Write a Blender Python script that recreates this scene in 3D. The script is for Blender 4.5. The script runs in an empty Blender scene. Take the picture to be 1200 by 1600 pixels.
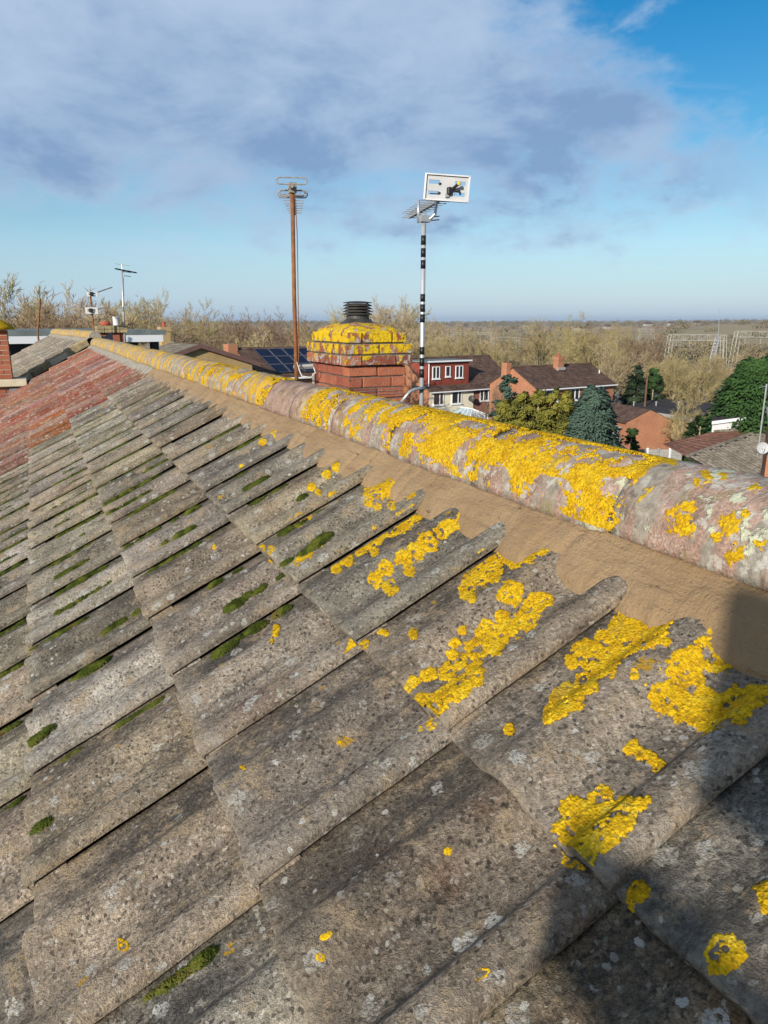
import bpy, bmesh, math, random
import numpy as np
from mathutils import Vector, Matrix, noise as mnoise

random.seed(7)
RNG = np.random.default_rng(11)
R_ = math.radians
scn = bpy.context.scene
COL = scn.collection

# ------------------------------------------------------------------ camera, sky, sun, exposure
CZ = 8.6                                  # eye height above the garden (metres)
CAM_F = 1144.66 / 1600.0                  # focal length / long side
PITCH, YAW = R_(14.487), R_(25.03)
cam = bpy.data.cameras.new('camera'); camo = bpy.data.objects.new('camera', cam); COL.objects.link(camo)
cam.sensor_fit = 'VERTICAL'; cam.sensor_height = 36.0; cam.lens = 36.0 * CAM_F
cam.clip_start = 0.02; cam.clip_end = 9000
camo.location = (0, 0, CZ); camo.rotation_euler = (math.pi/2 - PITCH, 0, -YAW)
scn.camera = camo

SUN_AZ = R_(53.0)                         # direction light travels, clockwise from +Y
SUN_EL = R_(19.5)
sun = bpy.data.lights.new('sun', 'SUN'); suno = bpy.data.objects.new('sun', sun); COL.objects.link(suno)
sun.energy = 4.6; sun.angle = R_(0.53); sun.color = (1.0, 0.93, 0.82)
SD = Vector((math.sin(SUN_AZ)*math.cos(SUN_EL), math.cos(SUN_AZ)*math.cos(SUN_EL), -math.sin(SUN_EL)))
suno.rotation_euler = SD.to_track_quat('-Z', 'Y').to_euler(); suno.location = (-20, -15, 40)

scn.view_settings.view_transform = 'Standard'; scn.view_settings.look = 'None'
scn.view_settings.exposure = 0.32; scn.view_settings.gamma = 1.0; scn.view_settings.use_curve_mapping = False
scn.cycles.max_bounces = 6; scn.cycles.diffuse_bounces = 3; scn.cycles.glossy_bounces = 2
scn.cycles.transparent_max_bounces = 6; scn.cycles.volume_bounces = 0
scn.cycles.use_adaptive_sampling = True; scn.cycles.adaptive_threshold = 0.015
scn.cycles.use_denoising = True


class NT:
    """small node-tree writer"""
    def __init__(s, nt): s.t = nt
    def n(s, typ, ins=None, out=0, **kw):
        nd = s.t.nodes.new(typ)
        for k, v in kw.items(): setattr(nd, k, v)
        for k, v in (ins or {}).items():
            if isinstance(v, bpy.types.NodeSocket): s.t.links.new(v, nd.inputs[k])
            else: nd.inputs[k].default_value = v
        return nd.outputs[out] if out is not None else nd
    def pos(s): return s.n('ShaderNodeNewGeometry')
    def rnd(s): return s.n('ShaderNodeObjectInfo', out='Random')
    def noise(s, v, sc, det=4, ro=.55, dist=0.0):
        return s.n('ShaderNodeTexNoise', {'Vector': v, 'Scale': sc, 'Detail': det, 'Roughness': ro, 'Distortion': dist}, out=0)
    def noisec(s, v, sc, det=3, ro=.55):
        return s.n('ShaderNodeTexNoise', {'Vector': v, 'Scale': sc, 'Detail': det, 'Roughness': ro}, out=1)
    def vor(s, v, sc, out='Distance', feature='F1'):
        return s.n('ShaderNodeTexVoronoi', {'Vector': v, 'Scale': sc}, out=out, feature=feature)
    def m(s, op, a, b=0.0, c=0.0, clamp=False):
        return s.n('ShaderNodeMath', {0: a, 1: b, 2: c}, operation=op, use_clamp=clamp)
    def vm(s, op, a, b=(0, 0, 0), out=0):
        return s.n('ShaderNodeVectorMath', {0: a, 1: b}, operation=op, out=out)
    def step(s, f, lo, hi, a=0.0, b=1.0):
        return s.n('ShaderNodeMapRange', {0: f, 1: lo, 2: hi, 3: a, 4: b}, interpolation_type='SMOOTHSTEP')
    def ramp(s, f, stops, interp='LINEAR'):
        nd = s.n('ShaderNodeValToRGB', {0: f}, out=None); cr = nd.color_ramp; cr.interpolation = interp
        while len(cr.elements) < len(stops): cr.elements.new(.5)
        for e, (p, c) in zip(cr.elements, stops): e.position = p; e.color = (*c, 1)
        return nd.outputs[0]
    def mix(s, f, a, b, mode='MIX'):
        fx = lambda c: (*c, 1) if isinstance(c, tuple) and len(c) == 3 else c
        nd = s.t.nodes.new('ShaderNodeMix'); nd.data_type = 'RGBA'; nd.blend_type = mode
        for i, v in ((0, f), (6, fx(a)), (7, fx(b))):
            if isinstance(v, bpy.types.NodeSocket): s.t.links.new(v, nd.inputs[i])
            else: nd.inputs[i].default_value = v
        return nd.outputs[2]
    def gain(s, c, f):
        return s.vm('SCALE', c, (0, 0, 0)) if False else s.mix(1.0, c, s.n('ShaderNodeCombineColor', {0: f, 1: f, 2: f}), 'MULTIPLY')
    def bump(s, h, dist=.003, st=1.0, nrm=None):
        ins = {'Height': h, 'Distance': dist, 'Strength': st}
        if nrm is not None: ins['Normal'] = nrm
        return s.n('ShaderNodeBump', ins)

def sky_world():
    w = bpy.data.worlds.new('World'); scn.world = w; w.use_nodes = True
    t = w.node_tree; t.nodes.clear(); N = NT(t)
    sky = N.n('ShaderNodeTexSky', sky_type='NISHITA', sun_disc=False, sun_elevation=SUN_EL,
              sun_rotation=math.pi + SUN_AZ, altitude=80, air_density=1.0, dust_density=0.6, ozone_density=1.2)
    d = N.n('ShaderNodeTexCoord', out='Generated')
    sp = N.n('ShaderNodeSeparateXYZ', {0: d}, out=None); x, y, z = sp.outputs
    zc = N.m('MAXIMUM', N.m('ADD', z, .06), .03)
    pl = N.n('ShaderNodeCombineXYZ', {0: N.m('DIVIDE', x, zc), 1: N.m('DIVIDE', y, zc), 2: 0.0})   # a flat cloud deck
    az = N.m('SUBTRACT', N.m('ARCTAN2', x, y), YAW)        # 0 = the way the garden lies, positive to the right
    el = N.m('ARCSINE', z)
    sp3 = N.vm('MULTIPLY', d, (1.0, 1.0, 2.1))
    wob = N.m('MULTIPLY', N.m('SUBTRACT', N.noise(sp3, 4.2, 7, .58), .5), .34)
    fine = N.m('MULTIPLY', N.m('SUBTRACT', N.noise(sp3, 11, 8, .62), .5), .20)
    elw = N.m('ADD', el, N.m('ADD', wob, fine))
    # one long bank of stratocumulus: lower rim nearly level, upper rim falling away to the right
    low = N.step(elw, .085, .20)
    topline = N.m('ADD', .44, N.m('MULTIPLY', N.m('ADD', az, 0.02), -.62))
    top = N.step(N.m('SUBTRACT', elw, topline), -.05, .07, 1.0, 0.0)
    bank = N.m('MULTIPLY', low, top)
    # loose fair weather cloud elsewhere
    n2 = N.noise(sp3, 5.4, 8, .6, .4)
    loose = N.m('MULTIPLY', N.m('MULTIPLY', N.step(n2, .50, .66), .62), N.step(el, .02, .12))
    mask = N.m('MAXIMUM', bank, loose)
    # thickness decides how grey: thick bank centre darker (self-shaded base), rims brighter
    tex = N.step(N.noise(sp3, 5.6, 8, .6, .3), .34, .66)
    thick = N.m('MULTIPLY', bank, N.m('ADD', .35, N.m('MULTIPLY', tex, .65)))
    baseshade = N.step(elw, .37, .20)
    grey = N.m('MULTIPLY', thick, N.m('ADD', .38, N.m('MULTIPLY', baseshade, .75)), clamp=True)
    ccol = N.mix(grey, (4.6, 5.65, 7.2), (2.05, 3.1, 5.0))
    hsky = N.n('ShaderNodeHueSaturation', {'Saturation': 1.62, 'Value': 1.0, 'Color': sky})
    hsky = N.mix(N.step(el, .22, -.02, 0.0, .70), hsky, (3.5, 5.6, 8.7))      # pale moist air low down
    col = N.mix(N.m('MULTIPLY', mask, .90), hsky, ccol)
    bg = N.n('ShaderNodeBackground', {0: col, 1: .093})
    N.n('ShaderNodeOutputWorld', {0: bg}, out=None)
sky_world()

# ------------------------------------------------------------------ measuring helpers
sp_, cp_, sy_, cy_ = math.sin(PITCH), math.cos(PITCH), math.sin(YAW), math.cos(YAW)
FW = np.array([sy_*cp_, cy_*cp_, -sp_]); RT = np.array([cy_, -sy_, 0.0]); UP = np.cross(RT, FW)
FPX = 1144.66
EYE = np.array([0, 0, CZ])
def ray(px, py): return FW + RT*(px-600)/FPX + UP*(800-py)/FPX
def at(px, py, dist):
    """the point seen at (px, py) of the 1200x1600 survey photo at a horizontal distance"""
    r = ray(px, py); return Vector(EYE + r*(dist/math.hypot(r[0], r[1])))
def at_z(px, py, z):
    r = ray(px, py); return Vector(EYE + r*((z-CZ)/r[2]))
def project(P):
    q = np.asarray(P, float)-EYE; d = q @ FW
    return 600+FPX*(q@RT)/d, 800-FPX*(q@UP)/d, d

def vnoise(x, y, seed=0):
    """vectorised value noise, 0..1"""
    xi = np.floor(x).astype(np.int64); yi = np.floor(y).astype(np.int64); fx = x-xi; fy = y-yi
    fx = fx*fx*(3-2*fx); fy = fy*fy*(3-2*fy)
    def hsh(a, b):
        v = (a*374761393 + b*668265263 + seed*2147483647) & 0xffffffff
        v = ((v ^ (v >> 13))*1274126177) & 0xffffffff
        return ((v ^ (v >> 16)) & 0xffff)/65535.0
    a, b, c, d = hsh(xi, yi), hsh(xi+1, yi), hsh(xi, yi+1), hsh(xi+1, yi+1)
    return (a*(1-fx)+b*fx)*(1-fy)+(c*(1-fx)+d*fx)*fy
def fbm(x, y, seed=0, o=4):
    r = 0; a = .5; tot = 0
    for i in range(o): r = r+a*vnoise(x, y, seed+i*17); tot += a; a *= .5; x = x*2.03+11.3; y = y*2.03+5.7
    return r/tot

# ------------------------------------------------------------------ object helpers
def link(o, parent=None):
    COL.objects.link(o)
    if parent is not None: o.parent = parent
    return o
def mesh(name, verts, faces, mat=None, parent=None, smooth=False):
    me = bpy.data.meshes.new(name); me.from_pydata([tuple(v) for v in verts], [], [tuple(int(i) for i in f) for f in faces]); me.update()
    if smooth: me.polygons.foreach_set('use_smooth', [True]*len(me.polygons))
    if mat: me.materials.append(mat)
    return link(bpy.data.objects.new(name, me), parent)
def npmesh(name, V, Fc, mat=None, parent=None, smooth=False):
    """big meshes: V (n,3), Fc (m,k) numpy"""
    me = bpy.data.meshes.new(name); V = np.asarray(V, np.float32); Fc = np.asarray(Fc, np.int32); k = Fc.shape[1]
    me.vertices.add(len(V)); me.vertices.foreach_set('co', V.ravel())
    me.loops.add(Fc.size); me.loops.foreach_set('vertex_index', Fc.ravel())
    me.polygons.add(len(Fc)); me.polygons.foreach_set('loop_start', np.arange(0, Fc.size, k, dtype=np.int32))
    try: me.polygons.foreach_set('loop_total', np.full(len(Fc), k, np.int32))
    except Exception: pass
    if smooth: me.polygons.foreach_set('use_smooth', np.ones(len(Fc), bool))
    me.update(calc_edges=True); me.validate()
    if mat: me.materials.append(mat)
    return link(bpy.data.objects.new(name, me), parent)
def empty(name, loc=(0, 0, 0), rz=0.0):
    o = bpy.data.objects.new(name, None); o.location = loc; o.rotation_euler = (0, 0, rz); o.empty_display_size = .2
    return link(o)
def tag(o, label=None, cat=None, group=None, kind=None):
    for k, v in (('label', label), ('category', cat), ('group', group), ('kind', kind)):
        if v: o[k] = v
    return o
class MB:
    """collects shapes, then links them as one mesh"""
    def __init__(s): s.v = []; s.f = []
    def add(s, vs, fs):
        b = len(s.v); s.v += [tuple(v) for v in vs]; s.f += [tuple(i+b for i in f) for f in fs]; return s
    def box(s, a, b, M=None):
        (x0, y0, z0), (x1, y1, z1) = a, b
        vs = [Vector(v) for v in ((x0,y0,z0),(x1,y0,z0),(x1,y1,z0),(x0,y1,z0),(x0,y0,z1),(x1,y0,z1),(x1,y1,z1),(x0,y1,z1))]
        if M: vs = [M @ v for v in vs]
        return s.add(vs, [(0,3,2,1),(4,5,6,7),(0,1,5,4),(1,2,6,5),(2,3,7,6),(3,0,4,7)])
    def bbox(s, a, b, c=.01, M=None):
        """box with chamfered edges"""
        lo, hi = Vector(a), Vector(b); vs = []; idx = {}
        for ix in (0, 1):
            for iy in (0, 1):
                for iz in (0, 1):
                    for ax in range(3):
                        p = Vector((hi.x if ix else lo.x, hi.y if iy else lo.y, hi.z if iz else lo.z))
                        for k, bit in enumerate((ix, iy, iz)):
                            if k != ax: p[k] += (-c if bit else c)
                        idx[(ix, iy, iz, ax)] = len(vs); vs.append(M @ p if M else p)
        fs = []
        for ax in range(3):
            u, v = (ax+1) % 3, (ax+2) % 3
            for sd in (0, 1):
                q = []
                for (a1, b1) in ((0,0),(1,0),(1,1),(0,1)):
                    k = [0,0,0]; k[ax] = sd; k[u] = a1; k[v] = b1; q.append(idx[(*k, ax)])
                fs.append(q if sd else q[::-1])
            for (a1, b1) in ((0,0),(1,0),(1,1),(0,1)):      # edge chamfers along ax
                k0 = [0,0,0]; k0[u] = a1; k0[v] = b1; k1 = list(k0); k1[ax] = 1
                q = [idx[(*k0, u)], idx[(*k1, u)], idx[(*k1, v)], idx[(*k0, v)]]
                fs.append(q if (a1 == b1) else q[::-1])
        for ix in (0, 1):
            for iy in (0, 1):
                for iz in (0, 1):
                    q = [idx[(ix,iy,iz,k)] for k in range(3)]; fs.append(q if (ix+iy+iz) % 2 else q[::-1])
        return s.add(vs, fs)
    def tube(s, pts, r, n=8, cap=True):
        pts = [Vector(p) for p in pts]; rs = r if isinstance(r, (list, tuple)) else [r]*len(pts)
        vs = []; fs = []; prev = None
        for i, p in enumerate(pts):
            d = (pts[min(i+1, len(pts)-1)]-pts[max(i-1, 0)]).normalized()
            ref = prev if prev else (Vector((0,0,1)) if abs(d.z) < .9 else Vector((1,0,0)))
            a = d.cross(ref).normalized(); b = a.cross(d).normalized(); prev = b
            for k in range(n):
                q = 2*math.pi*k/n; vs.append(p+(a*math.cos(q)+b*math.sin(q))*rs[i])
        for i in range(len(pts)-1):
            for k in range(n):
                k2 = (k+1) % n; fs.append((i*n+k, i*n+k2, (i+1)*n+k2, (i+1)*n+k))
        if cap: fs.append(tuple(range(n))[::-1]); fs.append(tuple(range((len(pts)-1)*n, len(pts)*n)))
        return s.add(vs, fs)
    def lathe(s, prof, c, n=24):
        c = Vector(c); vs = []; fs = []
        for (r, z) in prof:
            for k in range(n):
                q = 2*math.pi*k/n; vs.append(c+Vector((r*math.cos(q), r*math.sin(q), z)))
        for i in range(len(prof)-1):
            for k in range(n):
                k2 = (k+1) % n; fs.append((i*n+k, i*n+k2, (i+1)*n+k2, (i+1)*n+k))
        fs.append(tuple(range(n))[::-1]); fs.append(tuple(range((len(prof)-1)*n, len(prof)*n)))
        return s.add(vs, fs)
    def prism(s, poly, ext):
        """poly: list of points, ext: extrusion vector"""
        n = len(poly); e = Vector(ext); vs = [Vector(p) for p in poly]; vs += [p+e for p in vs]
        fs = [tuple(range(n))[::-1], tuple(range(n, 2*n))]+[(i, (i+1) % n, n+(i+1) % n, n+i) for i in range(n)]
        return s.add(vs, fs)
    def slab(s, poly, th):
        """planar polygon thickened downward along its normal"""
        p = [Vector(q) for q in poly]; nrm = (p[1]-p[0]).cross(p[2]-p[0]).normalized()
        if nrm.z < 0: nrm = -nrm
        return s.prism(p, -nrm*th)
    def build(s, name, mat=None, parent=None, smooth=False): 
        o = mesh(name, s.v, s.f, mat, parent, smooth)
        bm = bmesh.new(); bm.from_mesh(o.data); bmesh.ops.recalc_face_normals(bm, faces=bm.faces); bm.to_mesh(o.data); bm.free()
        return o

# ------------------------------------------------------------------ materials
def material(name, fn, rough=.9, spec=.2):
    m = bpy.data.materials.new(name); m.use_nodes = True; t = m.node_tree
    b = t.nodes['Principled BSDF']; b.inputs['Roughness'].default_value = rough
    b.inputs['Specular IOR Level'].default_value = spec
    N = NT(t); r = fn(N); col, nrm = (r if isinstance(r, tuple) and len(r) == 2 else (r, None))
    if isinstance(col, bpy.types.NodeSocket): t.links.new(col, b.inputs['Base Color'])
    else: b.inputs['Base Color'].default_value = (*col, 1)
    if nrm is not None: t.links.new(nrm, b.inputs['Normal'])
    return m

TH = R_(28.97)
T3 = Vector((math.cos(TH), 0, math.sin(TH))); N3 = Vector((-math.sin(TH), 0, math.cos(TH)))

def roof_coords(N):
    """(down-slope stretched) coordinates on the roof slope"""
    P = N.n('ShaderNodeNewGeometry')
    s = N.vm('DOT_PRODUCT', P, tuple(T3), out='Value'); y = N.n('ShaderNodeSeparateXYZ', {0: P}, out=1)
    return P, N.n('ShaderNodeCombineXYZ', {0: N.m('MULTIPLY', s, .22), 1: y, 2: 0.0})

def concrete_tile(N, red=0.0):
    P, S = roof_coords(N)
    rnd = N.rnd()
    Pd = N.vm('ADD', P, N.vm('SCALE', N.noisec(P, 30, 2), (0, 0, 0)))
    base = N.ramp(N.noise(P, 7, 6, .68), [(.28, (.105, .090, .070)), (.5, (.265, .226, .174)), (.74, (.47, .40, .305))])
    streak = N.noise(S, 17, 5, .6)
    base = N.mix(N.m('MULTIPLY', N.step(streak, .52, .70), .8), base, (.090, .080, .070))
    brown = N.step(N.noise(P, 3.1, 3), .58, .72)
    base = N.mix(N.m('MULTIPLY', brown, .55), base, (.165, .098, .066))
    if red:
        rs = N.step(N.noise(S, 11, 6, .7), .31, .52)
        base = N.mix(N.m('MULTIPLY', rs, .9), N.gain(base, 1.25), N.ramp(N.noise(P, 40, 4), [(.3, (.225, .068, .046)), (.7, (.37, .125, .080))]))
    # granules
    g1 = N.vor(P, 430, 'Color'); gv = N.n('ShaderNodeSeparateColor', {0: g1}, out=0)
    g2 = N.step(N.noise(P, 135, 4, .8), .30, .70)
    g3 = N.n('ShaderNodeSeparateColor', {0: N.vor(P, 210, 'Color')}, out=1)
    base = N.gain(base, N.m('ADD', .22, N.m('ADD', N.m('MULTIPLY', N.m('ADD', gv, g3), .42), N.m('MULTIPLY', g2, .78))))
    base = N.mix(N.m('MULTIPLY', N.step(g3, .93, .97), .75), base, (.44, .405, .34))
    base = N.mix(N.m('MULTIPLY', N.step(g3, .10, .05), .7), base, (.045, .040, .036))
    base = N.gain(base, N.m('ADD', .72, N.m('MULTIPLY', rnd, .62)))
    pdark = N.n('ShaderNodeAttribute', out='Fac', attribute_name='pan_dark')
    base = N.mix(N.m('MULTIPLY', pdark, N.step(N.m('ADD', streak, N.m('MULTIPLY', N.noise(P, 45, 4, .7), .5)), .60, .86, .10, .78)), base, N.mix(g2, (.035, .032, .029), (.115, .105, .092)))
    wr = N.n('ShaderNodeAttribute', out='Fac', attribute_name='wear')
    base = N.mix(N.m('MULTIPLY', N.m('MULTIPLY', wr, .3 if red else 1.0), N.step(N.noise(P, 38, 5, .65), .40, .62, .12, .75)), base, (.37, .325, .255))
    hue = N.n('ShaderNodeHueSaturation', {'Hue': N.m('ADD', .485, N.m('MULTIPLY', N.m('FRACT', N.m('MULTIPLY', rnd, 7.7)), .03)), 'Saturation': N.m('ADD', .75, N.m('MULTIPLY', N.m('FRACT', N.m('MULTIPLY', rnd, 5.3)), .5)), 'Color': base})
    base = hue
    # tan crustose lichen
    tan = N.m('MULTIPLY', N.step(N.noise(P, 13, 6, .68), .53, .63), N.step(N.noise(P, 110, 4, .7), .38, .54))
    base = N.mix(N.m('MULTIPLY', tan, .8), base, (.43, .325, .205))
    # pale grey-white rosettes: round patches with broken rims
    wob = N.vm('ADD', P, N.vm('MULTIPLY', N.noisec(P, 70, 3), (.022, .022, .022)))
    vd = N.vor(wob, 26); vc = N.n('ShaderNodeSeparateColor', {0: N.vor(wob, 26, 'Color')}, out=None)
    size = N.m('MULTIPLY', N.step(vc.outputs[0], .42, 1.0), .42)
    spot = N.m('MULTIPLY', N.step(N.m('SUBTRACT', size, vd), 0.0, .05), N.step(N.noise(P, 190, 3), .38, .52))
    wz = N.step(N.noise(P, 4.0, 3), .34, .54)
    spot = N.m('MULTIPLY', spot, wz)
    wcol = N.mix(vc.outputs[1], (.60, .59, .54), (.43, .41, .36))
    base = N.mix(N.m('MULTIPLY', spot, .85), base, wcol)
    wob2 = N.vm('ADD', P, N.vm('MULTIPLY', N.noisec(P, 160, 2), (.008, .008, .008)))
    vd2 = N.vor(wob2, 75); vc2 = N.n('ShaderNodeSeparateColor', {0: N.vor(wob2, 75, 'Color')}, out=None)
    sp2 = N.step(N.m('SUBTRACT', N.m('MULTIPLY', N.step(vc2.outputs[0], .76, 1.0), .46), vd2), 0, .06)
    base = N.mix(N.m('MULTIPLY', N.m('MULTIPLY', sp2, N.step(N.noise(P, 5.3, 3), .42, .58)), .85), base, N.mix(vc2.outputs[1], (.62, .61, .57), (.40, .36, .28)))
    # small yellow specks
    vd3 = N.vor(wob, 17); vc3 = N.n('ShaderNodeSeparateColor', {0: N.vor(wob, 17, 'Color')}, out=None)
    ysz = N.m('MULTIPLY', N.step(vc3.outputs[1], .86, 1.0), .24)
    ysp = N.m('MULTIPLY', N.step(N.m('SUBTRACT', ysz, vd3), 0, .05), N.step(N.noise(P, 150, 3), .40, .50))
    base = N.mix(N.m('MULTIPLY', ysp, .9), base, (.52, .30, .02))
    h = N.m('ADD', N.m('MULTIPLY', gv, .5), N.m('ADD', N.m('MULTIPLY', g2, .8), N.m('MULTIPLY', N.m('ADD', spot, tan), .35)))
    b1 = N.bump(N.noise(P, 26, 6, .65), .010, .7)
    return base, N.bump(h, .0036, 1.0, b1)
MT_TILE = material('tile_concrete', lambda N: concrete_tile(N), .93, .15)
MT_TILE_RED = material('tile_red', lambda N: concrete_tile(N, 1.0), .93, .15)

def ridge_mat(N):
    P = N.pos()
    y = N.n('ShaderNodeSeparateXYZ', {0: P}, out=1)
    Q = N.vm('MULTIPLY', P, (5.0, 26.0, 5.0))              # rain streaks run over the ridge, crosswise
    rnd = N.rnd()
    base = N.ramp(N.noise(P, 16, 6, .7), [(.3, (.150, .105, .080)), (.5, (.31, .205, .158)), (.72, (.45, .315, .25))])
    gv = N.n('ShaderNodeSeparateColor', {0: N.vor(P, 300, 'Color')}, out=0)
    g2 = N.noise(P, 120, 3, .7)
    base = N.gain(base, N.m('ADD', .55, N.m('ADD', N.m('MULTIPLY', gv, .5), N.m('MULTIPLY', g2, .4))))
    clean = N.m('MULTIPLY', N.step(y, 2.62, 2.72), N.step(y, 3.22, 3.12))     # one younger, pinker tile
    far = N.step(y, 3.2, 5.5)
    dirt = N.m('MULTIPLY', N.step(N.m('ADD', N.noise(Q, 1.0, 5, .65), N.m('MULTIPLY', far, .06)), .47, .56), N.m('SUBTRACT', 1.0, N.m('MULTIPLY', clean, .75)))
    base = N.mix(N.m('MULTIPLY', dirt, .85), base, N.ramp(N.noise(P, 60, 4), [(.3, (.17, .155, .125)), (.7, (.37, .34, .28))]))
    grn = N.step(N.noise(P, 9, 5, .65), .56, .66)
    base = N.mix(N.m('MULTIPLY', grn, .6), base, (.24, .20, .085))
    gw = N.m('MULTIPLY', N.step(N.noise(P, 24, 6, .68), .52, .60), N.m('SUBTRACT', 1.0, clean))
    base = N.mix(N.m('MULTIPLY', gw, .8), base, N.mix(N.noise(P, 150, 2), (.30, .28, .24), (.58, .56, .50)))
    dk = N.step(N.noise(P, 31, 5, .65), .60, .68)
    base = N.mix(N.m('MULTIPLY', dk, .7), base, (.11, .085, .07))
    yel = N.m('MULTIPLY', N.step(N.noise(N.vm('MULTIPLY', P, (7, 19, 7)), .8, 6, .62), .475, .55), N.m('SUBTRACT', 1.0, clean))
    yel = N.m('MULTIPLY', yel, N.step(y, 2.2, 3.4))
    base = N.mix(N.m('MULTIPLY', yel, .9), base, N.mix(N.noise(P, 70, 3), (.50, .25, .012), (.62, .42, .03)))
    pale = N.m('MULTIPLY', N.step(N.noise(P, 14, 6, .66), .55, .60), N.step(y, 1.25, .9))
    base = N.mix(pale, base, (.49, .50, .36))
    h = N.m('ADD', N.m('MULTIPLY', gv, .5), N.m('ADD', g2, N.m('MULTIPLY', N.m('ADD', yel, pale), .6)))
    return base, N.bump(h, .003, 1.0, N.bump(N.noise(P, 20, 5), .008, .6))
MT_RIDGE = material('ridge_concrete', ridge_mat, .93, .15)

def fresh_mortar(N):
    P = N.pos()
    c = N.ramp(N.noise(P, 5, 4), [(.3, (.265, .175, .092)), (.7, (.35, .243, .138))])
    c = N.mix(N.step(N.noise(P, 90, 4), .60, .72), c, (.24, .165, .10))
    pit = N.step(N.noise(N.vm('MULTIPLY', P, (60, 22, 60)), 1, 4), .32, .24)
    c = N.mix(N.m('MULTIPLY', pit, .5), c, (.22, .145, .085))
    trow = N.noise(N.vm('MULTIPLY', P, (30, 6, 30)), 1, 4, .5)
    rag = N.noise(P, 34, 6, .7)
    c = N.gain(c, N.m('ADD', .74, N.m('MULTIPLY', N.m('ADD', rag, N.noise(P, 210, 3, .7)), .26)))
    h = N.m('SUBTRACT', N.m('ADD', N.m('ADD', trow, N.m('MULTIPLY', rag, .5)), N.m('MULTIPLY', N.noise(P, 190, 4, .7), .30)), N.m('MULTIPLY', pit, .5))
    return c, N.bump(h, .015, 1.0)
MT_MORTAR = material('fresh_mortar', fresh_mortar, .8, .25)
def old_mortar(N):
    P = N.pos()
    c = N.ramp(N.noise(P, 14, 5, .65), [(.3, (.19, .17, .135)), (.7, (.38, .345, .285))])
    return c, N.bump(N.noise(P, 60, 5), .008, .9)
MT_OLDMORT = material('old_mortar', old_mortar)

def lichen(N):
    P = N.pos()
    c = N.ramp(N.noise(P, 28, 5, .7), [(.22, (.27, .155, .014)), (.40, (.46, .262, .008)), (.56, (.57, .355, .010)), (.76, (.50, .385, .05))])
    gv = N.n('ShaderNodeSeparateColor', {0: N.vor(P, 260, 'Color')}, out=0)
    c = N.gain(c, N.m('ADD', .62, N.m('MULTIPLY', gv, .62)))
    c = N.mix(N.m('MULTIPLY', N.step(N.noise(P, 150, 4, .75), .56, .68), .85), c, (.13, .095, .035))
    c = N.mix(N.m('MULTIPLY', N.step(N.noise(P, 11, 3), .60, .70), .45), c, (.30, .24, .05))
    h = N.m('ADD', N.vor(P, 260), N.m('MULTIPLY', N.noise(P, 120, 4), 1.0))
    return c, N.bump(h, .0017, .9)
MT_LICHEN = material('yellow_lichen', lichen, .95, .1)
MT_MOSS = material('moss', lambda N: N.ramp(N.noise(N.pos(), 30, 4), [(.28, (.022, .028, .006)), (.46, (.048, .066, .011)), (.60, (.10, .115, .020)), (.72, (.11, .075, .025))]), 1.0, .05)
MT_DARK = material('underlay_dark', lambda N: (.03, .028, .026))

# ------------------------------------------------------------------ our roof: tiles, ridge, mortar
G, W = .343, .347                       # gauge (course height) and cover width of the tiles
HROOF = .753 + .031
S0 = .1493                              # tail of the top course, measured up the slope
YJ0 = 2.572                             # one of the side joints
def rpt(y, s, h=0.0):
    v = T3*s + N3*(h-HROOF); return Vector((v.x, y, v.z+CZ))
PROF = [(0.0, .0175), (.012, .0262), (.040, .0300), (.085, .0316), (.130, .0306), (.165, .0262), (.195, .0150), (.222, .0040), (.25, .0004), (.30, -.0004), (.37, 0),
        (.42, .0022), (.46, .0072), (.50, .0165), (.54, .0232), (.60, .0265), (.655, .0255), (.695, .0205), (.73, .0100), (.765, .0020), (.80, 0), (.87, -.0008), (.94, -.0008), (1.0, -.001), (1.05, -.001)]
PROF = [(t, z*.96) for t, z in PROF]
PT = np.array([p[0] for p in PROF]); PZ = np.array([p[1] for p in PROF])
TILT = .025; THK = .0195; HEAD = .07
def tile_offsets(r, c):
    q = random.Random(r*977+c*131+5); return q.uniform(-.0016, .0022), q.uniform(-.0045, .0045)
def roof_h(Y, S):
    """tile surface height above the battens plane at arrays (Y, S)"""
    Y = np.asarray(Y, float); S = np.asarray(S, float)
    u = (Y-YJ0)/W; c = np.floor(u); t = u-c
    k = np.ceil((S0-S)/G-1e-9); k = np.maximum(k, 0)
    up = S-(S0-k*G)
    return np.interp(t, PT, PZ)+TILT*(1-up/G)

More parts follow.
